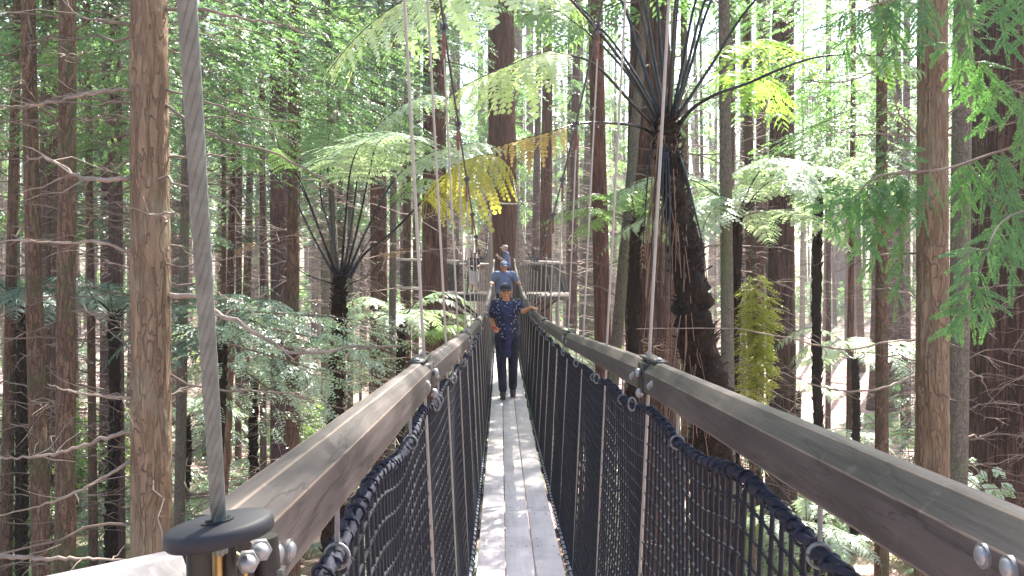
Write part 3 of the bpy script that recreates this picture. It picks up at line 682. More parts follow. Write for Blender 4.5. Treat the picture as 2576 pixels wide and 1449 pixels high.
# ================= ferns =================
def frond_geo(mb, pts, stipe=.35, W=.5, K=26, Mp=9, r0=.0155, droop=.25, leafm=1, stipem=0, g=None, pw=.34, res=44, fold=.0):
    g = g or rng; p = smooth_curve(pts, res); seg = np.linalg.norm(np.diff(p, axis=0), axis=1); s = np.concatenate([[0], np.cumsum(seg)]); Lt = s[-1]
    tube(mb, p, np.interp(s / Lt, [0, .1, .6, 1], [r0 * 1.5, r0, r0 * .55, r0 * .15]), 6, stipem)
    at = lambda q: np.stack([np.interp(q * Lt, s, p[:, a]) for a in range(3)], -1)
    q = stipe + (1 - stipe) * (np.arange(K) + .5) / K; u = (q - stipe) / (1 - stipe)
    c = at(q); T = nrm(at(np.minimum(q + .01, 1)) - at(np.minimum(q + .01, 1) - .02)); tip = nrm(p[-1] - p[len(p) // 2]);
    S0 = nrm(np.cross(T, np.array([0, 0, 1.0]) + .001)); Sref = nrm(np.cross(p[-1] - p[0], [0, 0, 1.0])); S0 = nrm(S0 * .35 * np.sign((S0 * Sref).sum(-1, keepdims=True)) + Sref)
    U = np.cross(S0, T)
    prof = np.interp(u, [0, .18, .45, .75, 1], [.45, .9, 1, .62, .08]) * W
    js = (np.arange(Mp) + .6) / Mp
    V = []; ribs = []
    for sd in (-1, 1):
        d = nrm(S0 * sd * .9 + T * .42 - U * fold + g.normal(size=(K, 3)) * .09)
        l = prof * g.uniform(.78, 1.12, K)
        pt = c[:, None] + d[:, None] * (l[:, None, None] * js[None, :, None]); pt[..., 2] -= droop * l[:, None] * js ** 2
        dd = d[:, None] * np.ones((1, Mp, 1)); dd = dd.copy(); dd[..., 2] -= 2 * droop * js; dd = nrm(dd)
        pl = pw * l[:, None] * .5 * np.interp(js, [0, .15, .7, 1], [.8, 1, .7, .25]); pl = np.minimum(pl, .5 * Lt * (1 - stipe) / K * 1.25 + 0 * pl) if pw < .9 else pl
        up = U[:, None] * np.ones((1, Mp, 1))
        side = nrm(np.cross(dd, up))
        half = np.gradient(pt, axis=1) * .5
        for s2 in (-1, 1):
            td = nrm(side * s2 + dd * .35 + g.normal(size=(K, Mp, 3)) * .08)
            tp = pt + td * pl[..., None]; tp[..., 2] -= .15 * pl
            V.append(np.stack([pt - half, tp - half * .62, tp + half * .1, pt + half], 2).reshape(-1, 3))
        e = pt[:, -1]; sw = T * .0022
        ribs.append(np.stack([c - sw, c + sw, e], 1).reshape(-1, 3))
    V = np.concatenate(V).reshape(-1, 4, 3); V = V[g.random(len(V)) > .05].reshape(-1, 3); mb.add(V, np.arange(len(V)).reshape(-1, 4), leafm)

def fern_trunk(mb, pts, rads, seed, n=28):
    p = smooth_curve(pts, 140); r = np.interp(np.linspace(0, 1, 140), np.linspace(0, 1, len(rads)), rads)
    t, a, b_ = frames(p); an = np.arange(n) * 2 * np.pi / n
    A, Z = np.meshgrid(an / (2 * np.pi), np.linspace(0, 60, 140))
    rr = r[:, None] * (1 + .30 * vgrid(seed, A * 7, Z * .8, 7) + .24 * vgrid(seed + 1, A * 14, Z * 2.2, 14))
    v = (p[:, None] + rr[..., None] * (np.cos(an)[None, :, None] * a[:, None] + np.sin(an)[None, :, None] * b_[:, None])).reshape(-1, 3)
    i = np.arange(139)[:, None] * n; j = np.arange(n)[None]; j2 = (j + 1) % n
    mb.add(v, np.stack([i + j, i + j2, i + n + j2, i + n + j], -1).reshape(-1, 4))
    # stubs of old fronds and hanging fibres
    g = np.random.default_rng(seed)
    for _ in range(260):
        i = g.integers(5, 138); th = g.uniform(0, 6.28); d = math.cos(th) * a[i] + math.sin(th) * b_[i]
        q0 = p[i] + d * r[i] * .8; q1 = q0 + d * r[i] * g.uniform(.3, .7) + np.array([0, 0, .05]); tube(mb, np.array([q0, q1]), [.010, .006], 4)

def hang_fibres(mb, pts, r, n_, lmin, lmax, g, th=.004):
    p = smooth_curve(pts, 40)
    for _ in range(n_):
        c = p[g.integers(0, 38)]; a = g.uniform(0, 6.28); b0 = c + np.array([math.cos(a), math.sin(a), 0]) * r * g.uniform(.9, 1.6)
        L = g.uniform(lmin, lmax); t = np.linspace(0, 1, 6)
        q = b0 + np.stack([np.cos(a) * .10 * L * t + g.normal() * .03 * t, np.sin(a) * .10 * L * t, -L * t], -1); q[1:] += g.normal(size=(5, 3)) * .015
        tube(mb, q, np.linspace(th, th * .5, 6), 4, 0, caps=False)

def px_fern(name, label, trunk_px, rads, fronds, seed, skirt=None, group=None):
    tp = [P(*q) for q in trunk_px]; base = tp[0]
    root = empty(name, base, label, 'tree fern', group)
    mb = MB(); fern_trunk(mb, tp, rads, seed); mb.build('trunk', M['fernbark'], root)
    g = np.random.default_rng(seed)
    for pts, st, W, lm, kw in fronds:
        mb = MB(); frond_geo(mb, [P(*q) for q in pts], st, W, leafm=1, g=g, **kw); mb.build('frond', [M['stipe'], M[lm]], root)
    if skirt:
        mb = MB(); hang_fibres(mb, tp, rads[-1], skirt[0], skirt[1], skirt[2], g, .006); o = mb.build('dead_skirt', M[skirt[3] if len(skirt) > 3 else 'dead'], root)
        tag(o, kind='stuff')
    return root

B = 8.2
bf = []
def F_(pts, st, W, lm, **kw): bf.append((pts, st, W, lm, kw))
D0 = dict(r0=.016)
F_([(1640, 335, B), (1605, 318, B - .2), (1540, 310, B - .4), (1460, 310, B - .6), (1390, 330, B - .8), (1310, 352, B - .9), (1230, 375, B - 1.0)], .6, .26, 'orange', K=12, Mp=12, droop=1.1)
F_([(1650, 320, B), (1590, 260, B - .2), (1503, 168, B - .4), (1438, 140, B - .6), (1360, 135, B - .8), (1280, 165, B - 1.0), (1170, 215, B - 1.1), (1110, 260, B - 1.1)], .48, .55, 'sunlime', K=15, Mp=16, droop=.8, r0=.016)
F_([(1655, 300, B), (1590, 190, B - .3), (1490, 60, B - .8), (1380, -50, B - 1.3), (1260, -85, B - 1.8), (1130, -55, B - 2.2), (1000, 10, B - 2.5), (900, 90, B - 2.7), (818, 190, B - 2.9)], .44, .60, 'sunlime', K=24, Mp=18, droop=.75, r0=.016)
F_([(1660, 300, B), (1600, 190, B + .3), (1520, 80, B + .7), (1420, -10, B + 1.2), (1280, -60, B + 1.6), (1160, -40, B + 1.9)], .5, .55, 'sunlime', K=22, Mp=10, droop=.7, r0=.016)
F_([(1655, 310, B), (1600, 215, B + .2), (1530, 130, B + .5), (1450, 60, B + .8), (1370, 20, B + 1.1), (1290, 60, B + 1.3)], .55, .38, 'fern', K=20, Mp=10, droop=.8, r0=.017)
for tx, bx, dy in ((1560, 1662, .3), (1603, 1668, -.3), (1618, 1672, .6), (1652, 1676, 0), (1700, 1682, -.5), (1706, 1684, .5), (1752, 1690, .2), (1776, 1694, -.2), (1792, 1696, .4), (1905, 1700, -.1)):
    ex = tx + (tx - bx) * 1.2
    F_([(bx, 300, B), (bx + (tx - bx) * .45, 160, B + dy * .5), (tx, -5, B + dy), (ex, -220, B + dy * 2), (ex + (tx - 1680) * .9, -330, B + dy * 3), (ex + (tx - 1680) * 2.2, -260, B + dy * 4.5)], .5, .42, rng.choice(['fern', 'fernyel']), K=20, Mp=8, r0=.016, droop=.5)
F_([(1700, 325, B), (1740, 275, B - .2), (1800, 238, B - .4), (1880, 210, B - .5), (1960, 175, B - .7), (2050, 145, B - .8), (2150, 136, B - .9), (2240, 148, B - 1.0), (2330, 182, B - 1.0)], .70, .34, 'fern', K=14, Mp=9, r0=.018, droop=.6)
F_([(1695, 300, B), (1740, 240, B + .3), (1800, 195, B + .6), (1850, 178, B + .8), (1900, 190, B + 1.0), (1945, 240, B + 1.1), (1975, 330, B + 1.1)], .42, .42, 'fernyel', K=20, Mp=12, r0=.009, droop=.5)
F_([(1695, 290, B), (1760, 180, B + .9), (1850, 110, B + 1.8), (1940, 110, B + 2.6), (2010, 150, B + 3.2), (2060, 220, B + 3.5)], .35, .6, 'fernyel', K=22, Mp=10, r0=.010, droop=.6)
F_([(1645, 350, B), (1632, 420, B - .15), (1624, 520, B - .2), (1618, 620, B - .2), (1612, 690, B - .2)], .75, .05, 'dead', K=8, Mp=4, r0=.010)
F_([(1698, 365, B), (1722, 430, B - .2), (1745, 520, B - .3), (1768, 620, B - .3), (1780, 720, B - .3)], .80, .05, 'dead', K=8, Mp=4, r0=.017)
F_([(1695, 345, B), (1720, 420, B + .1), (1738, 520, B + .1), (1748, 640, B + .1), (1752, 760, B + .1)], .85, .04, 'dead', K=8, Mp=4, r0=.017)
for dx in (-22, -12, -3, 6, 14):
    F_([(1672 + dx * .5, 370, B - .1), (1670 + dx, 480, B - .22), (1668 + dx * 1.3, 620, B - .25), (1664 + dx * 1.6, 780, B - .25), (1662 + dx * 1.8, 900, B - .22)], .9, .03, 'dead', K=6, Mp=3, r0=.010)
px_fern('tree_fern', 'large black stemmed tree fern with leaning shaggy trunk right of the bridge', [(1800, 1700, B + .2), (1790, 1300, B + .2), (1782, 1000, B + .1), (1745, 780, B), (1712, 580, B), (1688, 430, B), (1678, 330, B), (1677, 285, B)], [.22, .21, .20, .19, .165, .13, .125, .105, .06], bf, 51, (190, .4, 1.7))
# left tree fern
A = 10.0; bf = []
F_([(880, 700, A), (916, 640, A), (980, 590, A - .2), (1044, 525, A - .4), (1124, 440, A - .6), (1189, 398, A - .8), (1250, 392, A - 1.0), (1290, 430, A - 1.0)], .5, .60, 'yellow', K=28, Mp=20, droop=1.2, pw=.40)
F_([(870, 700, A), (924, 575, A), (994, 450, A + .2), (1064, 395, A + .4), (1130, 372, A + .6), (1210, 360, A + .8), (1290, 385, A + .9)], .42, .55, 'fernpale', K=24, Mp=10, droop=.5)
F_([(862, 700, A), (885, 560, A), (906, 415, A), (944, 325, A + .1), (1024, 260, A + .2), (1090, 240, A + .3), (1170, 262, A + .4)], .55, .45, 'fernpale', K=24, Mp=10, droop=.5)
F_([(866, 700, A), (900, 570, A - .3), (930, 430, A - .7), (950, 360, A - 1.1), (1000, 335, A - 1.6), (1060, 350, A - 2)], .45, .62, 'fernpale', K=24, Mp=10, droop=.3)
F_([(858, 700, A), (868, 560, A - .5), (880, 440, A - 1.0), (900, 375, A - 1.6), (930, 350, A - 2.2)], .5, .6, 'fernpale', K=24, Mp=10, droop=.35)
F_([(852, 700, A), (835, 560, A), (826, 450, A), (824, 380, A + .2), (830, 320, A + .6)], .65, .40, 'fern', K=16, Mp=8, droop=.4)
F_([(848, 700, A), (800, 570, A), (757, 470, A), (720, 430, A + .1), (690, 330, A + .3), (650, 260, A + .4)], .7, .35, 'fern', K=16, Mp=8, droop=.5)
F_([(845, 700, A), (790, 600, A), (745, 510, A), (700, 450, A + .1), (664, 420, A + .2), (600, 400, A + .4)], .8, .3, 'fern', K=14, Mp=8, droop=.5)
F_([(850, 700, A), (812, 600, A - .3), (775, 500, A - .5), (739, 425, A - .8), (690, 370, A - 1.0)], .82, .25, 'fern', K=12, Mp=8, droop=.5)
F_([(856, 700, A), (838, 600, A + .3), (808, 500, A + .6), (807, 390, A + .9), (815, 300, A + 1.2)], .7, .35, 'fern', K=14, Mp=8, droop=.5)
F_([(872, 700, A), (940, 590, A + .5), (1010, 490, A + 1), (1060, 450, A + 1.4), (1120, 460, A + 1.7)], .55, .4, 'fern', K=16, Mp=8, r0=.008, droop=.5)
F_([(840, 715, A), (770, 690, A - .2), (700, 640, A - .5), (640, 610, A - .8), (590, 640, A - 1)], .8, .15, 'dead', K=12, Mp=5, r0=.007)
F_([(880, 715, A), (930, 690, A - .3), (980, 640, A - .6), (1040, 620, A - .8)], .6, .12, 'dead', K=12, Mp=5, r0=.006)
px_fern('tree_fern', 'slim tree fern left of the bridge with fan of black stalks and yellowing frond', [(838, 1500, A), (842, 1150, A), (850, 900, A), (853, 760, A), (855, 690, A)], [.13, .12, .085, .09, .08, .05], bf, 52, (35, .3, .9))

# ---------- generic tree ferns (shared meshes) ----------
def generic_fronds(seed, lm, nvar=3, L=2.3):
    out = []
    for k in range(nvar):
        g = np.random.default_rng(seed + k); el = [1.1, .75, .5][k % 3]
        t = np.linspace(0, 1, 6); x = L * t * (1 - .12 * t); z = L * (el * t - (el * .95 + .12) * t ** 2)
        pts = np.stack([x, 0.06 * np.sin(3 * t + k), z], -1)
        mb = MB(); frond_geo(mb, pts, .16, .42, 26, 8, .012, .3, 1, 0, g); out.append(mb.mesh('frond', [M['stipe'], M[lm]]))
    return out
GF = {k: generic_fronds(300 + i * 10, k) for i, k in enumerate(('fernpale', 'fern', 'fernyel', 'blue'))}
mb = MB(); fern_trunk(mb, [(0, 0, -.5), (.05, 0, 1), (0, .05, 2), (0, 0, 3.0)], [.12, .11, .10, .09], 77); GT = mb.mesh('trunk', [M['fernbark']])
def gen_fern(px, py, Y, lm, label, sc=1.0, n=13, group=None, seed=0):
    c = P(px, py, Y); z0 = float(gz(c[0], Y)); g = np.random.default_rng(int(px * 7 + py + seed))
    o = empty('tree_fern', (c[0], Y, z0), label, 'tree fern', group); h = max(.3, c[2] - z0)
    add_child('trunk', GT, o, (0, 0, 0), (1, 1, h / 3.0), g.uniform(0, 6))
    for k in range(n): 
        f = add_child('frond', GF[lm][g.integers(3)], o, (0, 0, h - .03), (sc * g.uniform(.85, 1.1),) * 3, k / n * 6.283 + g.normal() * .15); f.rotation_euler[1] = g.normal() * .12
    return o
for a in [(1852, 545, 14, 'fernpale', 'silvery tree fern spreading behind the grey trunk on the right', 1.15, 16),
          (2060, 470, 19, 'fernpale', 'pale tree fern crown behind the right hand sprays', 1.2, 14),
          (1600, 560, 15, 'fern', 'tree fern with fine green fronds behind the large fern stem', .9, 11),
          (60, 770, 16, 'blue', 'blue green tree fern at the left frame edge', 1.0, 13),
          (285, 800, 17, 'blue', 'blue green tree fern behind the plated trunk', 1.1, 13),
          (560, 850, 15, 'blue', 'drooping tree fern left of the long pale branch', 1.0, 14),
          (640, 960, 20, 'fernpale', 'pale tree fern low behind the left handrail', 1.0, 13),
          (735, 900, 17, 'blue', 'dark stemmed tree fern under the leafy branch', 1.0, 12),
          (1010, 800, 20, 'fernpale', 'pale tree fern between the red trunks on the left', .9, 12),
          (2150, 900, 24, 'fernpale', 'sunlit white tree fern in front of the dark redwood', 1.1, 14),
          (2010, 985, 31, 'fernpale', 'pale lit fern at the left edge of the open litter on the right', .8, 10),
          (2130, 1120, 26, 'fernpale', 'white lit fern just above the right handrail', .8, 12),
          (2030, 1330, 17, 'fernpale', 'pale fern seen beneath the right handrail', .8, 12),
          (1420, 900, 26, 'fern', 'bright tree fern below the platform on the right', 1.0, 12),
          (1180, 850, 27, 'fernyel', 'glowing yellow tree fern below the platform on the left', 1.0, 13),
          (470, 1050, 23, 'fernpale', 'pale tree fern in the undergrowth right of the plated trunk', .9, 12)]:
    gen_fern(*a)
# ---------- ground ferns ----------
g = np.random.default_rng(31); kf = 0
while kf < 130:
    y = g.uniform(19, 48) if kf > 20 else g.uniform(17, 24); x = g.uniform(-.64, .64) * y
    if abs(x) < .8: continue
    lm = g.choice(['fernpale', 'fern', 'blue', 'fernpale'] if x < 6 else ['fernpale', 'fern', 'fernpale', 'fernyel'])
    o = empty('ground_fern', (x, y, float(gz(x, y))), 'low shaggy fern growing on the forest floor among others', 'fern', 'ferns on the forest floor')
    n_ = 8; s_ = g.uniform(.4, .85)
    for k in range(n_):
        f = add_child('frond', GF[lm][g.integers(3)], o, (0, 0, .15), (s_ * g.uniform(.8, 1.1),) * 3, k / n_ * 6.283 + g.normal() * .2); f.rotation_euler[1] = g.normal() * .12 - .1
    kf += 1
# ---------- shrubs: leafy sprays on thin stems ----------
def shrub_mesh(seed, lm, H=2.4, Rr=1.1, nb=34, ll=.085, lw=.045):
    g = np.random.default_rng(seed); mb = MB()
    for _ in range(4): 
        p = branch_curve(np.array([0, 0, -.1]), g.uniform(0, 6.28), .4, H / .4 * .9, 0, g, 6, .2); tube(mb, p, np.linspace(.018, .006, 6), 4, 1, caps=False)
    crown_geo(mb, g, .25, H, Rr, nb, 1.6, ll, lw, 0, 1, lambda z: (0, 0, .02), spray=.38, K=6, droop=.3, shape='round')
    return mb.mesh('foliage', [M[lm], M['twig']])
SH = [shrub_mesh(400, 'bright'), shrub_mesh(401, 'blue', 2.0, 1.3), shrub_mesh(402, 'hem', 3.2, 1.2, 44), shrub_mesh(403, 'fernpale', 1.6, 1.2), shrub_mesh(404, 'fernyel', 2.0, 1.0)]
g = np.random.default_rng(32); ks = 0
while ks < 150:
    y = 20 + 42 * g.random() ** 1.2; x = g.uniform(-.66, .66) * y
    if (abs(x) < 2.6 and y < 28) or (x > 5 and g.random() < .5) or .36 < x / y < .47: continue
    o = bpy.data.objects.new('shrub', SH[(g.choice([3, 3, 3, 4]) if y < 27 else g.choice([0, 1, 2, 3, 3, 4]))]); COL.objects.link(o); o.location = (x, y, float(gz(x, y))); s_ = g.uniform(.7, 1.6)
    o.scale = (s_, s_, s_ * g.uniform(.8, 1.3)); o.rotation_euler = (0, 0, g.uniform(0, 6.28))
    tag(o, 'small leafy understorey shrub among many under the trunks', 'shrub', 'understorey shrubs'); ks += 1

# ---------- leafy tree at upper left, bright flat sprays ----------
def px_leafy(name, label, trunk_pts, r0, boughs, lm, cat='tree', ll=.05, lw=.026, K=7, spray=.26, dens=26, seed=1, tw='twig'):
    g = np.random.default_rng(seed); tp = smooth_curve([np.array(q, float) for q in trunk_pts], 40)
    root = empty(name, tp[0], label, cat); mb = MB(); tube(mb, tp, np.linspace(r0, r0 * .45, 40), 14, 0); mb.build('trunk', M['brown'], root, smooth=True)
    for pts, wd in boughs:
        mb = MB(); p = smooth_curve([P(*q) for q in pts], 24); tube(mb, p, np.linspace(.013, .004, 24), 5, 1)
        L = np.linalg.norm(p[-1] - p[0]); n_ = int(dens * L * 4); i = g.integers(3, 24, n_)
        hd = nrm((p[-1] - p[0]) * [1, 1, 0]); sdv = np.array([-hd[1], hd[0], 0])
        sd = g.choice([-1, 1], n_)[:, None]; off = g.random(n_)[:, None] * wd
        pt = p[i] + sdv * sd * off + g.normal(size=(n_, 3)) * np.array([.08, .08, .06 + wd * .12]); pt[:, 2] -= off[:, 0] * .3
        D = hd * .7 + sdv * sd * g.uniform(.2, 1.2, n_)[:, None]; D[:, 2] -= g.uniform(0, .5, n_)
        sprays(mb, pt, D, np.tile([0, 0, 1.0], (n_, 1)) + g.normal(size=(n_, 3)) * .3, spray * g.uniform(.6, 1.2, n_), K, ll, lw, .2, 0, g)
        # side twigs
        for q in range(10):
            j = g.integers(4, 22); e = p[j] + (sdv * g.choice([-1, 1]) + hd * .5) * wd * .8; e[2] -= wd * .3; tube(mb, np.array([p[j], (p[j] + e) / 2 + [0, 0, .03], e]), [.006, .004, .002], 3, 1, caps=False)
        mb.build('bough', [M[lm], M[tw]], root)
    return root
px_leafy('hemlock_tree', 'leafy tree with bright green flat sprays in the upper left', [(-5.2, 12.6, -.1), (-5.1, 12.6, 8), (-5.0, 12.5, 22)], .16,
    [([(380, 60, 12.5), (520, 55, 11.5), (700, 95, 11), (880, 150, 10.6)], .9), ([(380, 120, 12.5), (560, 140, 11.8), (760, 190, 11.4), (950, 260, 11)], .9),
     ([(385, 10, 12.5), (600, -10, 12), (800, 30, 11.6), (980, 90, 11.4)], .9), ([(385, 200, 12.5), (560, 250, 11.8), (720, 290, 11.4), (900, 310, 11.3), (1030, 330, 11.3)], .7),
     ([(390, 280, 12.5), (540, 330, 12), (680, 380, 11.7), (820, 400, 11.6)], .6), ([(380, 90, 12.5), (300, 60, 12.8), (180, 70, 13), (60, 120, 13.2)], .9),
     ([(385, 240, 12.5), (290, 250, 12.6), (200, 300, 12.9), (90, 330, 13.2)], .8), ([(385, 330, 12.5), (280, 350, 12.6), (230, 400, 12.9)], .6), ([(385, 150, 12.5), (250, 130, 14), (130, 190, 15), (0, 230, 15)], 1.0)], 'bright', seed=61)
px_leafy('hemlock_tree', 'blue green drooping conifer behind the upper left branches', [(-3.9, 16, -.1), (-3.9, 16, 9), (-3.8, 16, 24)], .15,
    [([(735, 60, 16), (860, 90, 15.5), (980, 160, 15), (1090, 220, 15)], 1.1), ([(735, 160, 16), (860, 200, 15.5), (960, 260, 15), (1010, 330, 15)], 1.0),
     ([(735, 100, 16), (640, 110, 15.5), (560, 180, 15), (500, 260, 15)], 1.0), ([(735, 250, 16), (640, 290, 15.5), (560, 350, 15)], .9), ([(735, 0, 16), (880, -20, 15.5), (1020, 20, 15), (1180, 60, 15)], 1.1), ([(735, 330, 16), (850, 350, 15.5), (920, 420, 15)], .7)], 'blue', seed=62, ll=.07, lw=.03)
px_leafy('hemlock_tree', 'pale leafy conifer in the bright gap at upper right', [(7.6, 17, -.1), (7.6, 17, 9), (7.6, 17, 24)], .15,
    [([(2218, 100, 17), (2120, 90, 16.5), (2010, 130, 16), (1930, 200, 16)], 1.2), ([(2218, 250, 17), (2130, 280, 16.5), (2040, 340, 16), (1960, 400, 16)], 1.1), ([(2218, 20, 17), (2300, 10, 17), (2420, 40, 17)], 1.2),
     ([(2218, 350, 17), (2270, 400, 16.5), (2300, 480, 16)], .8), ([(2218, 10, 17), (2080, -20, 16.5), (1940, 0, 16), (1850, 50, 16)], 1.2), ([(2218, 420, 17), (2130, 450, 16.5), (2080, 520, 16)], .8), ([(2218, 180, 17), (2120, 190, 17.5), (2060, 210, 18), (1990, 260, 18)], .9)], 'bright', seed=63, ll=.075, lw=.035)
px_leafy('understorey_tree', 'small leafy tree with pale sprays beside the long bare branch', [(-3.0, 8.6, -.1), (-2.9, 8.6, 3), (-2.7, 8.6, 6.9)], .06,
    [([(560, 800, 8.6), (700, 830, 8.2), (840, 860, 8), (930, 880, 7.9)], .45), ([(570, 780, 8.6), (720, 790, 8.4), (860, 800, 8.2), (1010, 830, 8)], .45), ([(560, 860, 8.6), (700, 900, 8.4), (800, 930, 8.2), (900, 930, 8)], .5), ([(600, 760, 8.6), (560, 800, 8.2), (500, 860, 8)], .4), ([(575, 900, 8.6), (680, 980, 8.4), (760, 1010, 8.3)], .45)], 'fernpale', seed=64, ll=.045, lw=.022, dens=16)
px_leafy('understorey_tree', 'weeping yellow green shrub glowing right of the grey trunk', [(4.05, 13.5, -.1), (4.0, 13.5, 3), (4.05, 13.5, 7.4)], .05,
    [([(1905, 690 + 40 * k, 13.5), (1898 + 3 * k, 740 + 42 * k, 13.4), (1910 - 3 * k, 800 + 42 * k, 13.4)], .10) for k in range(6)], 'climber', seed=65, ll=.06, lw=.03, dens=26)
px_leafy('understorey_tree', 'leafy shrub with white lit leaves at the lower right corner', [(8.2, 14.5, -.1), (8.2, 14.4, 2), (8.2, 14.4, 4.2)], .05,
    [([(2470, 1200 + 30 * k, 14.4), (2440 + 18 * k, 1170 + 35 * k, 14.2), (2400 + 40 * k, 1190 + 40 * k, 14.0)], .5) for k in range(5)], 'fernpale', seed=66, ll=.07, lw=.045, dens=12)

# ---------- near green redwood sprays on the right ----------
def near_bough(root, pts, r, hang, seed, lm='spring'):
    hang = [(a, b, c, d, e * .8) for a, b, c, d, e in hang]
    g = np.random.default_rng(seed); mb = MB(); p = smooth_curve([P(*q) for q in pts], 40); tube(mb, p, np.linspace(r, r * .35, 40), 7, 1)
    for (f, dx, dy, dz, sc) in hang:            # f along the bough, offset of the spray's tip in px
        i = int(f * 39); st = p[i]; e = st + np.array([dx / F * st[1], dz, -dy / F * st[1]])
        mid = (st + e) / 2 + np.array([0, 0, .04]); q = smooth_curve([st, mid, e], 16); tube(mb, q, np.linspace(.0028, .001, 16), 4, 1)
        Ls = np.linalg.norm(e - st); nsub = max(3, int(Ls / .038))
        D = nrm(e - st); Nn = nrm(np.cross(D, [g.normal() * .3, 1, .0])); vis = nrm(np.array([g.normal() * .35, -1, g.uniform(.1, .9)]))
        Sx = nrm(np.cross(D, vis))
        for k in range(nsub):
            t = (k + .3) / nsub; b0 = q[int(t * 15)]; sd = 1 if k % 2 else -1
            d2 = nrm(Sx * sd * .8 + D * .75 + g.normal(size=3) * .15)
            sprays(mb, b0[None], d2[None], vis[None], .17 * sc * (1 - .35 * t) * g.uniform(.8, 1.2), 24, .026 * sc, .0075, .25, 0, g)
        sprays(mb, q[None, 3], D[None], vis[None], Ls * .98, max(14, int(Ls / .008)), .030 * sc, .0075, .0, 0, g)
    return mb.build('bough', [M[lm], M['twig']], root)
rt = empty('young_redwood', (3.6, 4.6, 0), 'young redwood reaching in from the right with drooping bright green sprays close by', 'tree')
mb = MB(); trunk_geo(mb, np.array([3.75, 4.6, -.2]), np.array([3.75, 4.6, 15.0]), .13, .05, 71, 24, .2, .06); mb.build('trunk', M['brown'], rt, smooth=True)
N_ = 4.3
near_bough(rt, [(3000, 290, 4.6), (2800, 330, 4.5), (2640, 345, N_), (2500, 385, N_), (2380, 424, N_ - .1), (2250, 436, N_ - .1), (2190, 452, N_ - .1), (2150, 505, N_ - .1)], .009,
    [(.98, -70, 90, 0, 1), (.93, -100, 60, .05, 1.1), (.88, -20, 190, -.05, 1.1), (.8, -60, 160, .1, 1.1), (.76, -40, 240, 0, 1.2), (.72, 30, 120, 0, 1), (.68, -10, 330, .1, 1.2), (.64, -50, 150, -.1, 1.1), 
     (.56, 20, 160, 0, 1.1), (.52, 90, 210, -.1, 1.2), (.5, -30, 110, 0, 1), (.44, 60, 260, -.1, 1.2), (.9, 40, 80, -.1, 1), (.66, 10, -60, .1, .9), (.42, 40, 140, 0, 1.1), (.38, 100, 120, 0, 1)], 72)
near_bough(rt, [(2900, 640, 4.5), (2760, 560, 4.3), (2600, 530, 4.1), (2520, 560, 4.0), (2480, 640, 3.9), (2455, 720, 3.9), (2440, 780, 3.9)], .006,
    [(.98, -50, 80, 0, 1.2), (.9, -60, 90, 0, 1.1), (.85, 40, 90, 0, 1.1), (.75, -40, 80, 0, 1.1), (.65, -90, 60, 0, 1), (.6, 60, 110, 0, 1.2), (.5, -60, 110, 0, 1.1), (.45, 60, 90, 0, 1.1)], 73)
near_bough(rt, [(3000, 60, 4.4), (2800, -20, 4.1), (2620, -60, 3.9), (2480, -40, 3.8), (2360, -20, 3.7), (2240, 0, 3.7), (2160, 30, 3.7)], .008,
    [(.98, -90, 60, 0, 1.1), (.92, -80, 130, .05, 1.1), (.86, 20, 150, 0, 1.1), (.82, -60, 90, 0, 1), (.74, -30, 170, -.1, 1), (.6, 30, 180, 0, 1), (.48, -10, 200, -.1, 1), (.4, 10, 200, 0, 1)], 74)
near_bough(rt, [(3000, 420, 4.4), (2820, 320, 4.2), (2680, 270, 4.1), (2560, 230, 4.0), (2470, 170, 4.0), (2400, 110, 4.0)], .005,
    [(.98, -60, 30, 0, 1.0), (.9, -30, 100, 0, 1), (.8, -20, 120, 0, 1.1), (.7, -40, 130, 0, 1.1), (.6, 10, 140, 0, 1.1), (.5, -30, 130, 0, 1.2), (.85, 60, 60, 0, 1)], 75)
# ================= viewing platform =================
PY, PR = 31.0, 2.62; pc = P(1250, 705, PY); pz = EH - .45
plat = empty('viewing_platform', (pc[0], PY, pz), 'round timber viewing platform ringed by netted railing around the great trunk', 'platform')
rin = .75; tcx = P(1268, 705, PY)[0]; k_ = 0
for yy in np.arange(PY - PR, PY + PR, .145):          # boards
    hw = math.sqrt(max(.02, PR ** 2 - (yy + .07 - PY) ** 2)); segs = [(pc[0] - hw, pc[0] + hw)]
    dy = abs(yy + .07 - PY)
    if dy < rin:
        h2 = math.sqrt(rin ** 2 - dy ** 2); segs = [(pc[0] - hw, tcx - h2), (tcx + h2, pc[0] + hw)]
    for a, b_ in segs:
        mb = MB(); box(mb, ((a + b_) / 2, yy + .07, pz - .02 + rng.normal() * .003), (b_ - a, .135, .04)); mb.build('deck_board', M['deckwood'], plat)
mb = MB(); t = np.linspace(0, 2 * np.pi, 49); v = []
for tt in t:
    for rr, zz in ((PR + .01, -.01), (PR + .01, -.25), (PR - .05, -.25), (PR - .05, -.045)): v.append((pc[0] + rr * math.cos(tt), PY + rr * math.sin(tt), pz + zz))
mb.add(v, [[i * 4 + j, i * 4 + (j + 1) % 4, (i + 1) * 4 + (j + 1) % 4, (i + 1) * 4 + j] for i in range(48) for j in range(4)]); mb.build('rim_beam', M['rail'], plat)
for th in np.arange(0, 6.2, .785):
    mb = MB(); o0 = np.array([pc[0] + (PR - .25) * math.cos(th), PY + (PR - .25) * math.sin(th), pz - .10]); o1 = np.array([tcx + .55 * math.cos(th), PY + .55 * math.sin(th), pz - 1.35])
    tube(mb, np.array([o0, o1]), .045, 6); box(mb, ((o0[0] + o1[0]) / 2, (o0[1] + o1[1]) / 2, pz - .11), (.06, .06, .08)); mb.build('brace', M['blackmetal'], plat)
angs = [a for a in np.arange(0, 2 * math.pi, math.pi / 8)]
ring = []
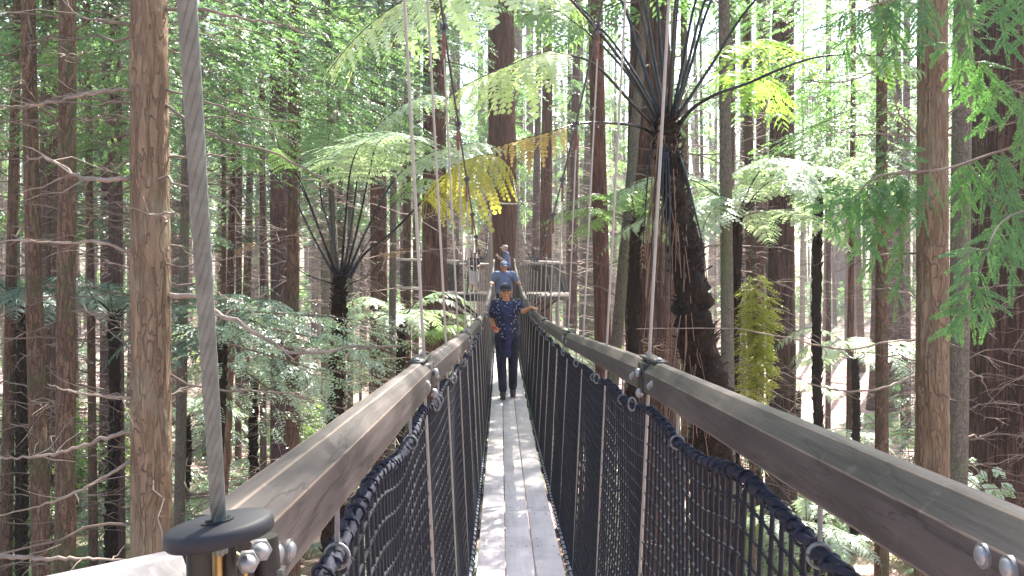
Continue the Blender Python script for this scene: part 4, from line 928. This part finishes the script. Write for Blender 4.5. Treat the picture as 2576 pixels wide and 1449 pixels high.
for a in angs:
    if abs(((a - 1.5 * math.pi + math.pi) % (2 * math.pi)) - math.pi) < .2: ring.append(None); continue
    b0 = np.array([pc[0] + (PR - .03) * math.cos(a), PY + (PR - .03) * math.sin(a), pz]); b1 = np.array([pc[0] + (PR - .30) * math.cos(a), PY + (PR - .30) * math.sin(a), pz + 1.12]); ring.append(b1)
    mb = MB(); tube(mb, np.array([b0, b1]), .032, 6); mb.build('railing_post', M['rail'], plat)
for i in range(16):
    a, b_ = ring[i], ring[(i + 1) % 16]
    if a is None or b_ is None: continue
    rail_piece(a, b_, 1, .09, .09, M['deckwood'], plat, 'railing_rail')
    n0 = (a - [pc[0], PY, 0]); n0[2] = 0; n0 = nrm(n0) ; n1 = (b_ - [pc[0], PY, 0]); n1[2] = 0; n1 = nrm(n1)
    lo0 = a + n0 * .25 - [0, 0, 1.08]; lo1 = b_ + n1 * .25 - [0, 0, 1.08]
    mb = MB()
    for f in np.linspace(.02, .98, 18): tube(mb, np.array([a + (b_ - a) * f, lo0 + (lo1 - lo0) * f]), .008, 3, caps=False)
    for f in np.linspace(.06, .96, 17): tube(mb, np.array([a + (lo0 - a) * f, b_ + (lo1 - b_) * f]), .008, 3, caps=False)
    mb.build('railing_net', M['net'], plat)
# second walkway leaving the platform to the left
wk = empty('boardwalk', P(1060, 733, 32), 'short hanging boardwalk joining the round platform from the left', 'boardwalk')
w0, w1 = P(1128, 734, 30.2), P(985, 716, 35.5); dv = nrm((w1 - w0) * [1, 1, 0]); sv = np.array([-dv[1], dv[0], 0])
for o_ in (-.25, 0, .25):
    mb = MB(); v = []
    for q in (w0, w1):
        for a_, z_ in ((-.115, -.04), (-.115, 0), (.115, 0), (.115, -.04)): v.append(q + sv * (o_ + a_) + [0, 0, z_])
    mb.add(v, [[0, 1, 5, 4], [1, 2, 6, 5], [2, 3, 7, 6], [3, 0, 4, 7], [3, 2, 1, 0], [4, 5, 6, 7]]); mb.build('plank', M['deckwood'], wk)
for s in (-1, 1):
    a, b_ = w0 + sv * s * .42 + [0, 0, 1.13], w1 + sv * s * .42 + [0, 0, 1.13]
    rail_piece(a, b_, 1, .08, .09, M['deckwood'], wk, 'handrail'); mb = MB()
    for f in np.linspace(0, 1, 50): tube(mb, np.array([a + (b_ - a) * f, a + (b_ - a) * f - sv * s * .06 - [0, 0, 1.12]]), .007, 3, caps=False)
    for f in np.linspace(.05, 1, 16): tube(mb, np.array([a - (sv * s * .06 + [0, 0, 1.12]) * f, b_ - (sv * s * .06 + [0, 0, 1.12]) * f]), .007, 3, caps=False)
    mb.build('side_net', M['net'], wk)
# portal frame at the far end of the bridge
pf = empty('cable_portal', (XC, 27.4, pz), 'tall steel cable frame with top bar at the far end of the bridge', 'cable frame')
for s, x in ((-1, 1236), (1, 1303)):
    mb = MB(); a = P(x + (3 if s < 0 else -3) * -1, 700, 27.2); b_ = P(x, 512, 27.4); tube(mb, np.array([a, b_]), .030, 8); po = mb.build('post', M['hook'], pf)
    cl = MB()
    for f in np.linspace(.05, .95, 13): cp = a + (b_ - a) * f; tube(cl, np.array([cp - [0, 0, .03], cp + [0, 0, .03]]), .045, 8)
    cl.build('clamp_band', M['dkcable'], po)
    mb = MB(); tube(mb, np.array([b_, P(1246 if s < 0 else 1290, 450, 30.3)]), .018, 6); mb.build('stay_wire', M['cable'], pf)
mb = MB(); tube(mb, np.array([P(1230, 512, 27.4), P(1306, 514, 27.4)]), .030, 8); mb.build('top_bar', M['rod'], pf)
# hanging slatted lantern among the trees
lc = P(2035, 262, 20); ln = empty('hanging_lantern', lc, 'pale slatted barrel lantern hanging among the trees at upper right', 'lantern')
for k in range(18):
    a = k / 18 * 6.283; t = np.linspace(-1, 1, 7); r = .17 * (1 - .25 * t ** 2) - .02 * t
    mb = MB(); tube(mb, np.stack([lc[0] + r * np.cos(a), lc[1] + r * np.sin(a), lc[2] + .15 * t], -1), .011, 5); mb.build('slat', M['palerail'], ln)
mb = MB()
for z in (-.15, .15): torus(mb, lc + [0, 0, z], .14, .012, (0, 0, 1), 24, 6)
mb.build('hoop', M['deckwood'], ln); mb = MB(); tube(mb, np.array([lc + [0, 0, .15], lc + [.2, 0, 7.0]]), .006, 4); mb.build('hanging_wire', M['dkcable'], ln)

# ================= people =================
M['skin'] = plain('skin_tan', (.52, .24, .11), .5, 0, .08, 20)
M['skinpale'] = plain('skin_fair', (.62, .40, .31), .5, 0, .08, 20)
M['hair'] = plain('hair_greybrown', (.30, .22, .17), .7, 0, .3, 60)
M['hairdk'] = plain('hair_dark', (.04, .025, .02), .6, 0, .3, 60)
M['navy'] = plain('navy_cloth', (.009, .011, .026), .85, 0, .25, 14)
M['shoe'] = plain('shoe_leather', (.06, .04, .04), .6, 0, .3, 14)
M['capdk'] = plain('cap_black', (.02, .02, .035), .8, 0, .2, 30)
M['capbl'] = plain('cap_slate', (.13, .17, .27), .8, 0, .2, 30)
M['cappk'] = plain('cap_pale_pink', (.66, .48, .44), .8, 0, .1, 30)
M['tee'] = plain('tshirt_blue', (.12, .14, .27), .85, 0, .15, 20)
M['white'] = plain('white_mark', (.75, .75, .78), .7, 0, .1, 20)
M['phone'] = plain('phone_red', (.55, .05, .07), .4, 0, .1, 20)
M['eye'] = plain('eye_dark', (.02, .015, .012), .2, 0, .1, 20)
M['lip'] = plain('lip', (.42, .14, .10), .5, 0, .1, 20)
def floral():
    m, n, N, L, b = mat('floral_cloth'); co = texco(n)
    v = N.new('ShaderNodeTexVoronoi'); v.inputs['Scale'].default_value = 30; L.new(co, v.inputs['Vector'])
    s = noise(n, co, 34, 3); f = mathn(n, 'ADD', v.outputs['Distance'], mathn(n, 'MULTIPLY', s, .5))
    c = ramp(n, f, [(.40, (.48, .48, .54)), (.48, (.13, .14, .27)), (.60, (.016, .020, .06)), (.9, (.010, .014, .035))]); L.new(c, b.inputs['Base Color']); b.inputs['Roughness'].default_value = .8; return m
M['floral'] = floral()
def checks(name, a_, b_, sc=60):
    m, n, N, L, b = mat(name); c1 = N.new('ShaderNodeTexWave'); c1.inputs['Scale'].default_value = sc; c1.bands_direction = 'Z'; L.new(texco(n), c1.inputs['Vector'])
    c2 = N.new('ShaderNodeTexWave'); c2.inputs['Scale'].default_value = sc; c2.bands_direction = 'X'; L.new(texco(n), c2.inputs['Vector'])
    f = mathn(n, 'MULTIPLY', mathn(n, 'ADD', c1.outputs['Fac'], c2.outputs['Fac']), .5); L.new(ramp(n, f, [(.3, a_), (.75, b_)]), b.inputs['Base Color']); b.inputs['Roughness'].default_value = .85; return m
M['plaid'] = checks('plaid_cloth', (.09, .13, .26), (.22, .27, .42), 24)
M['skirtc'] = checks('pale_skirt_cloth', (.42, .42, .47), (.68, .68, .72), 16)

def capsule(mb, p0, p1, r0, r1, n=16, flat=1.0):
    p0 = np.array(p0, float); p1 = np.array(p1, float); d = p1 - p0; L = np.linalg.norm(d); d /= L
    t = [-r0 * .98 / L, -r0 * .7 / L, 0, .5, 1, 1 + r1 * .7 / L, 1 + r1 * .98 / L]; rr = [r0 * .2, r0 * .7, r0, (r0 + r1) / 2, r1, r1 * .7, r1 * .2]
    tube(mb, np.array([p0 + d * L * q for q in t]), rr, n)
def limb(mb, pts, rs):
    for i in range(len(pts) - 1): capsule(mb, pts[i], pts[i + 1], rs[i], rs[i + 1])
def hand(mb, w_, d, palmn, curl=.5, s=1.0):
    d = nrm(np.array(d, float)); nml = nrm(np.array(palmn, float) - d * np.dot(palmn, d)); sd = np.cross(d, nml)
    pc_ = np.array(w_) + d * .045 * s; ball(mb, pc_, (.04 * s, .02 * s, .048 * s), 12, 0, np.stack([sd, nml, d], -1))
    for k, (o, L) in enumerate(((-.030, .068), (-.010, .078), (.010, .073), (.030, .058))):
        b0 = pc_ + sd * o * s + d * .035 * s; k1 = b0 + (d * math.cos(curl * .5) - nml * math.sin(curl * .5)) * L * .5 * s; k2 = k1 + (d * math.cos(curl * 1.4) - nml * math.sin(curl * 1.4)) * L * .5 * s
        limb(mb, [b0, k1, k2], [.0095 * s, .0088 * s, .007 * s])
    t0 = pc_ - sd * .032 * s - d * .01 * s; t1 = t0 - sd * .022 * s + d * .028 * s - nml * .01 * s; limb(mb, [t0, t1, t1 + d * .026 * s - nml * .012 * s], [.012 * s, .0105 * s, .008 * s])
def remesh(o, vs, it=3):
    m_ = o.modifiers.new('remesh', 'REMESH'); m_.mode = 'VOXEL'; m_.voxel_size = vs; m_.use_smooth_shade = True
    sm = o.modifiers.new('smooth', 'SMOOTH'); sm.factor = .5; sm.iterations = it
def person(label, loc, rz, J, skin, mats, vs=.007, hairstyle='short', sleeve='short', skirt=False, group=None, logo=False, scarf=False, legs=True):
    """J: joints in local metres, the person faces local -Y."""
    h = J['h']; k = h / 1.7; root = empty('person', loc, label, 'person', group); root.rotation_euler = (0, 0, rz)
    def child(name, mb, m_, par=None, rm=None, it=3, smooth=True):
        me = mb.mesh(name, [m_], smooth); o = bpy.data.objects.new(name, me); COL.objects.link(o); o.parent = par or root
        if rm: remesh(o, rm, it)
        return o
    V = lambda *a: np.array(a, float)
    hc = V(*J['head']); nk = V(*J.get('neck', (hc[0] * .6, hc[1] * .5 + .01, hc[2] - .17 * k))); ch = V(*J.get('chest', (0, .0, 1.27 * k))); pv = V(*J.get('pelvis', (0, .01, .93 * k)))
    tilt = J.get('tilt', 0); yaw = J.get('yaw', 0)
    cy, sy, ct, st = math.cos(yaw), math.sin(yaw), math.cos(tilt), math.sin(tilt)
    Rm = np.array([[cy, -sy, 0], [sy, cy, 0], [0, 0, 1]]) @ np.array([[1, 0, 0], [0, ct, -st], [0, st, ct]])
    hp = lambda x, y, z: hc + Rm @ (np.array([x, y, z]) * k)
    b = MB(); ball(b, hp(0, .012, .02), np.array([.076, .094, .092]) * k, 24, 0, Rm); ball(b, hp(0, -.022, -.045), np.array([.058, .062, .068]) * k, 20, 0, Rm)
    ball(b, hp(0, -.058, -.088), np.array([.028, .026, .022]) * k, 12, 0, Rm)
    capsule(b, hp(0, -.085, .012), hp(0, -.106, -.028), .0085 * k, .015 * k); ball(b, hp(0, -.084, -.060), np.array([.024, .014, .007]) * k, 10, 0, Rm)
    ball(b, hp(0, -.080, .028), np.array([.045, .014, .010]) * k, 12, 0, Rm)
    for s in (-1, 1):
        ball(b, hp(s * .079, .015, -.005), np.array([.012, .022, .032]) * k, 10, 0, Rm); ball(b, hp(s * .042, -.062, -.025), np.array([.022, .022, .02]) * k, 10, 0, Rm)
    capsule(b, nk - [0, 0, .06 * k], hc + Rm @ V(0, .01, -.06) * k, .058 * k, .052 * k)
    capsule(b, ch + V(-.07, 0, .06) * k, ch + V(.07, 0, .06) * k, .105 * k, .105 * k); capsule(b, ch, pv + V(0, 0, .08) * k, .125 * k, .12 * k)
    capsule(b, pv + V(-.07, 0, 0) * k, pv + V(.07, 0, 0) * k, .10 * k, .10 * k)
    for sd in ('R', 'L'):
        sh, el, wr = (V(*J[sd + q]) for q in ('s', 'e', 'w')); limb(b, [sh, el, wr], [.052 * k, .041 * k, .028 * k])
        hand(b, wr, J[sd + 'h'][0], J[sd + 'h'][1], J[sd + 'h'][2], k)
        capsule(b, ch + V(0, 0, .08) * k, sh, .075 * k, .055 * k)
        hp_, kn, an = (V(*J[sd + q]) for q in ('p', 'k', 'a')); limb(b, [hp_, kn, an], [.082 * k, .056 * k, .036 * k])
        capsule(b, an - V(0, -.02, .03) * k, an + V(0, -.15, -.05) * k, .034 * k, .028 * k)
    body = child('body', b, M[skin], None, vs, 3)
    for s in (-1, 1):
        e = MB(); ball(e, hp(s * .031, -.074, .004), np.array([.014, .010, .0065]) * k, 10, 0, Rm); child('eye', e, M['eye'])
    l_ = MB(); ball(l_, hp(0, -.095, -.061), np.array([.020, .006, .006]) * k, 10, 0, Rm); child('mouth', l_, M['lip'])
    # shirt
    t = MB(); capsule(t, ch + V(-.085, 0, .07) * k, ch + V(.085, 0, .07) * k, .115 * k, .115 * k); capsule(t, ch + V(0, -.01, 0) * k, pv + V(0, -.005, .02) * k, .15 * k, .155 * k)
    capsule(t, ch + V(-.06, -.0, -.05) * k, pv + V(-.07, 0, .03) * k, .115 * k, .125 * k); capsule(t, ch + V(.06, 0, -.05) * k, pv + V(.07, 0, .03) * k, .115 * k, .125 * k)
    for sd in ('R', 'L'):
        sh, el, wr = (V(*J[sd + q]) for q in ('s', 'e', 'w')); capsule(t, ch + V(0, 0, .09) * k, sh, .085 * k, .068 * k); f = .72 if sleeve == 'short' else .95
        capsule(t, sh, sh + (el - sh) * f, .068 * k, .062 * k)
    so = child('shirt', t, M[mats[0]], None, vs * 1.2, 5)
    c = MB(); torus(c, nk - V(0, .0, .035) * k, .068 * k, .016 * k, (0, -.35, 1), 22, 8, 0, 1.0); child('collar', c, M[mats[0]], so)
    # trousers
    q = MB(); capsule(q, pv + V(-.07, 0, .02) * k, pv + V(.07, 0, .02) * k, .115 * k, .115 * k)
    for sd in ('R', 'L'):
        hp_, kn, an = (V(*J[sd + z]) for z in ('p', 'k', 'a'))
        if skirt: capsule(q, hp_, hp_ + (kn - hp_) * .95 + V(0, 0, 0), .115 * k, .13 * k)
        else: limb(q, [hp_, kn, an + V(0, 0, .03) * k], [.100 * k, .074 * k, .062 * k])
    if skirt: capsule(q, pv, (V(*J['Rk']) + V(*J['Lk'])) / 2, .12 * k, .15 * k)
    child('skirt' if skirt else 'trousers', q, M[mats[1]], None, vs * 1.2, 4)
    for sd in ('R', 'L'):
        an = V(*J[sd + 'a']); s_ = MB(); capsule(s_, an + V(0, .035, -.050) * k, an + V(0, -.15, -.056) * k, .046 * k, .042 * k); box(s_, an + V(0, -.05, -.088) * k, np.array([.078, .26, .02]) * k)
        o = child('shoe', s_, M['shoe'], None, vs, 3)
        st_ = MB(); torus(st_, an + V(0, -.06, -.03) * k, .040 * k, .008 * k, (0, 1, .6), 16, 6); child('strap', st_, M['navy'], o)
    # hair and cap
    hh = MB(); ball(hh, hp(0, .028, .022), np.array([.084, .092, .094]) * k, 24, 0, Rm)
    if hairstyle == 'bob':
        for s in (-1, 1): capsule(hh, hp(s * .076, .02, .02), hp(s * .075, .012, -.085), .026 * k, .020 * k)
    if hairstyle == 'long':
        for s in (-1, 1): capsule(hh, hp(s * .07, .02, .03), hp(s * .082, -.01, -.22), .03 * k, .025 * k)
        ball(hh, hp(0, -.01, .045), np.array([.082, .088, .07]) * k, 18, 0, Rm)
    child('hair', hh, M['hair' if hairstyle != 'long' else 'hairdk'], None, vs * .8, 3)
    if len(mats) > 2 and mats[2]:
        cp = MB(); n_ = 24; th = np.linspace(0, math.pi / 2, 8); an = np.arange(n_) * 2 * np.pi / n_
        vv = np.concatenate([np.stack([.094 * np.sin(x) * np.cos(an), .112 * np.sin(x) * np.sin(an) + .01, .088 * np.cos(x) + .038 + 0 * an], -1) for x in np.maximum(th, .05)]); vv = hc + (vv * k) @ Rm.T
        cp.add(vv, [[i * n_ + j, (i + 1) * n_ + j, (i + 1) * n_ + (j + 1) % n_, i * n_ + (j + 1) % n_] for i in range(7) for j in range(n_)]); cp.add(vv[:n_], [list(range(n_))])
        co = child('cap', cp, M[mats[2]]); sm_ = co.modifiers.new('solid', 'SOLIDIFY'); sm_.thickness = .006 * k
        br = MB(); xs = np.linspace(-1, 1, 13); vv = []
        for x in xs: vv += [hp(.082 * x, -.075 * math.sqrt(max(0, 1 - x * x)) - .012, .042), hp(.074 * x, -.10 - .085 * math.sqrt(max(0, 1 - x * x)) + .03 * abs(x), .030 - .022 * x * x)]
        br.add(vv, [[2 * i, 2 * i + 2, 2 * i + 3, 2 * i + 1] for i in range(12)]); bo = child('brim', br, M[mats[2]], co); sm_ = bo.modifiers.new('solid', 'SOLIDIFY'); sm_.thickness = .006 * k
        if logo: lg = MB(); ball(lg, hp(0, -.094, .075), np.array([.034, .008, .013]) * k, 12, 0, Rm); child('cap_badge', lg, M['white'], co)
    if scarf:
        sf = MB(); p = smooth_curve([nk + V(-.075, -.02, -.01), nk + V(-.05, -.10, -.10), ch + V(-.01, -.16, -.05), pv + V(.0, -.165, .08), pv + V(.01, -.16, -.12), pv + V(0, -.15, -.30)], 40)
        for dx in (-.018, 0, .018): tube(sf, p + V(dx, 0, 0) + np.stack([.004 * np.sin(np.arange(40) * .9), 0 * np.arange(40), 0 * np.arange(40)], -1), np.linspace(.016, .022, 40), 8)
        p = smooth_curve([nk + V(.075, -.02, -.01), nk + V(.06, -.10, -.10), ch + V(.015, -.16, -.05), pv + V(.01, -.17, .10)], 24)
        for dx in (-.016, .012): tube(sf, p + V(dx, 0, 0), .018, 8)
        child('scarf', sf, M['tee2'], None, .008, 2)
    return root
M['tee2'] = plain('scarf_blue', (.02, .026, .085), .85, 0, .5, 18)
z12 = float(deckz(11.8))
person('person in floral blue top and black cap walking towards us with a red phone', (.083, 11.8, z12 + .01), 0, dict(h=1.6, head=(-.015, -.05, 1.475), tilt=.10, neck=(-.01, -.01, 1.36), chest=(0, 0, 1.19), pelvis=(.01, 0, .87),
    Rs=(-.165, 0, 1.315), Re=(-.205, .03, 1.08), Rw=(-.175, -.17, .985), Rh=((.25, -.9, -.12), (0, .1, 1), 1.0),
    Ls=(.165, 0, 1.315), Le=(.225, -.12, 1.20), Lw=(.325, -.26, 1.255), Lh=((.45, -.85, .02), (0, 0, 1), .35),
    Rp=(-.085, 0, .86), Rk=(-.075, -.06, .47), Ra=(-.055, -.06, .095), Lp=(.09, 0, .86), Lk=(.085, .03, .47), La=(.085, .16, .10)), 'skin', ['floral', 'navy', 'capdk'], .0065, 'bob', scarf=True)
ph = MB(); box(ph, (0, 0, 0), (.075, .012, .14)); ph_o = ph.build('phone', M['phone']); ph_o.location = (.083 - .165, 11.8 - .275, z12 + .985); ph_o.rotation_euler = (R(65), R(10), R(-25))
bv = ph_o.modifiers.new('bevel', 'BEVEL'); bv.width = .005; bv.segments = 2
tag(ph_o, 'small red phone held by the person in the floral top', 'phone')
z20 = float(deckz(20.0))
person('person in blue checked shirt and slate cap holding both handrails', (.075, 20, z20 + .01), 0, dict(h=1.76, head=(0, -.05, 1.62), tilt=.12, neck=(0, -.01, 1.49), chest=(0, 0, 1.33), pelvis=(0, .02, .98),
    Rs=(-.20, 0, 1.45), Re=(-.31, .02, 1.24), Rw=(-.30, -.20, 1.25), Rh=((0, -1, -.1), (0, -.1, 1), .8), Ls=(.20, 0, 1.45), Le=(.33, .02, 1.24), Lw=(.345, -.20, 1.25), Lh=((0, -1, -.1), (0, -.1, 1), .8),
    Rp=(-.09, 0, .96), Rk=(-.09, -.05, .52), Ra=(-.09, -.02, .10), Lp=(.09, 0, .96), Lk=(.09, .02, .52), La=(.09, .10, .10)), 'skin', ['plaid', 'navy', 'capbl'], .009, 'short', logo=True)
c = P(1273, 705, 28.9)
person('person in blue t-shirt and pale pink cap seen from the side before the trunk', (c[0], 28.9, pz + .003), -math.pi / 2, dict(h=1.66, head=(0, -.05, 1.53), tilt=.05, neck=(0, -.01, 1.40), chest=(0, 0, 1.25), pelvis=(0, .02, .92),
    Rs=(-.19, 0, 1.36), Re=(-.21, -.05, 1.10), Rw=(-.13, -.26, 1.22), Rh=((.2, -.5, .8), (0, 1, .4), .9), Ls=(.19, 0, 1.36), Le=(.21, -.06, 1.12), Lw=(.10, -.25, 1.25), Lh=((-.2, -.4, .8), (0, 1, .4), .9),
    Rp=(-.09, 0, .90), Rk=(-.09, -.02, .48), Ra=(-.09, 0, .09), Lp=(.09, 0, .90), Lk=(.09, -.02, .48), La=(.09, .02, .09)), 'skinpale', ['tee', 'navy', 'cappk'], .010, 'short')
c = P(1191, 705, 31.8)
person('dark haired person in navy top and pale skirt standing behind the platform railing', (c[0], 31.8, pz + .003), .2, dict(h=1.52, head=(0, -.02, 1.40), chest=(0, 0, 1.14), pelvis=(0, 0, .84),
    Rs=(-.17, 0, 1.24), Re=(-.22, 0, 1.0), Rw=(-.14, -.18, .98), Rh=((.3, -.8, 0), (0, 0, 1), .5), Ls=(.17, 0, 1.24), Le=(.22, 0, 1.0), Lw=(.16, -.18, .98), Lh=((-.3, -.8, 0), (0, 0, 1), .5),
    Rp=(-.08, 0, .82), Rk=(-.09, 0, .42), Ra=(-.10, 0, .085), Lp=(.08, 0, .82), Lk=(.09, 0, .42), La=(.10, 0, .085)), 'skinpale', ['navy', 'skirtc', None], .010, 'long', skirt=True)
# ================= fallen needles and leaf bits on the planks =================
g = np.random.default_rng(8); mb = MB()
for _ in range(150):
    y = 3 + 12 * g.random() ** 1.4; x = XC + g.uniform(-.235, .235); z = float(deckz(y)) + .004; a = g.uniform(0, 6.28); l = g.uniform(.005, .018); wd = g.uniform(.0012, .005)
    d = np.array([math.cos(a), math.sin(a), 0]); s_ = np.array([-d[1], d[0], 0]); c = np.array([x, y, z])
    mb.add([c - d * l, c + s_ * wd + [0, 0, .002], c + d * l, c - s_ * wd], [[0, 1, 2, 3]])
tag(mb.build('leaf_litter', M['dead']), 'scattered needles and leaf bits on the deck planks', 'leaf litter', kind='stuff')
# ================= air =================
mb = MB(); box(mb, (0, 72, 22), (366, 246, 54)); hz = mb.build('haze', None)
m = bpy.data.materials.new('haze'); m.use_nodes = True; nn_ = m.node_tree; nn_.nodes.remove(nn_.nodes['Principled BSDF'])
pv_ = nn_.nodes.new('ShaderNodeVolumePrincipled'); pv_.inputs['Color'].default_value = (.92, .93, .95, 1); pv_.inputs['Density'].default_value = .0010
pv_.inputs['Anisotropy'].default_value = .35
nn_.links.new(pv_.outputs[0], nn_.nodes['Material Output'].inputs['Volume']); hz.data.materials.clear(); hz.data.materials.append(m)
tag(hz, 'thin pale haze hanging in the forest air', 'haze', kind='stuff')
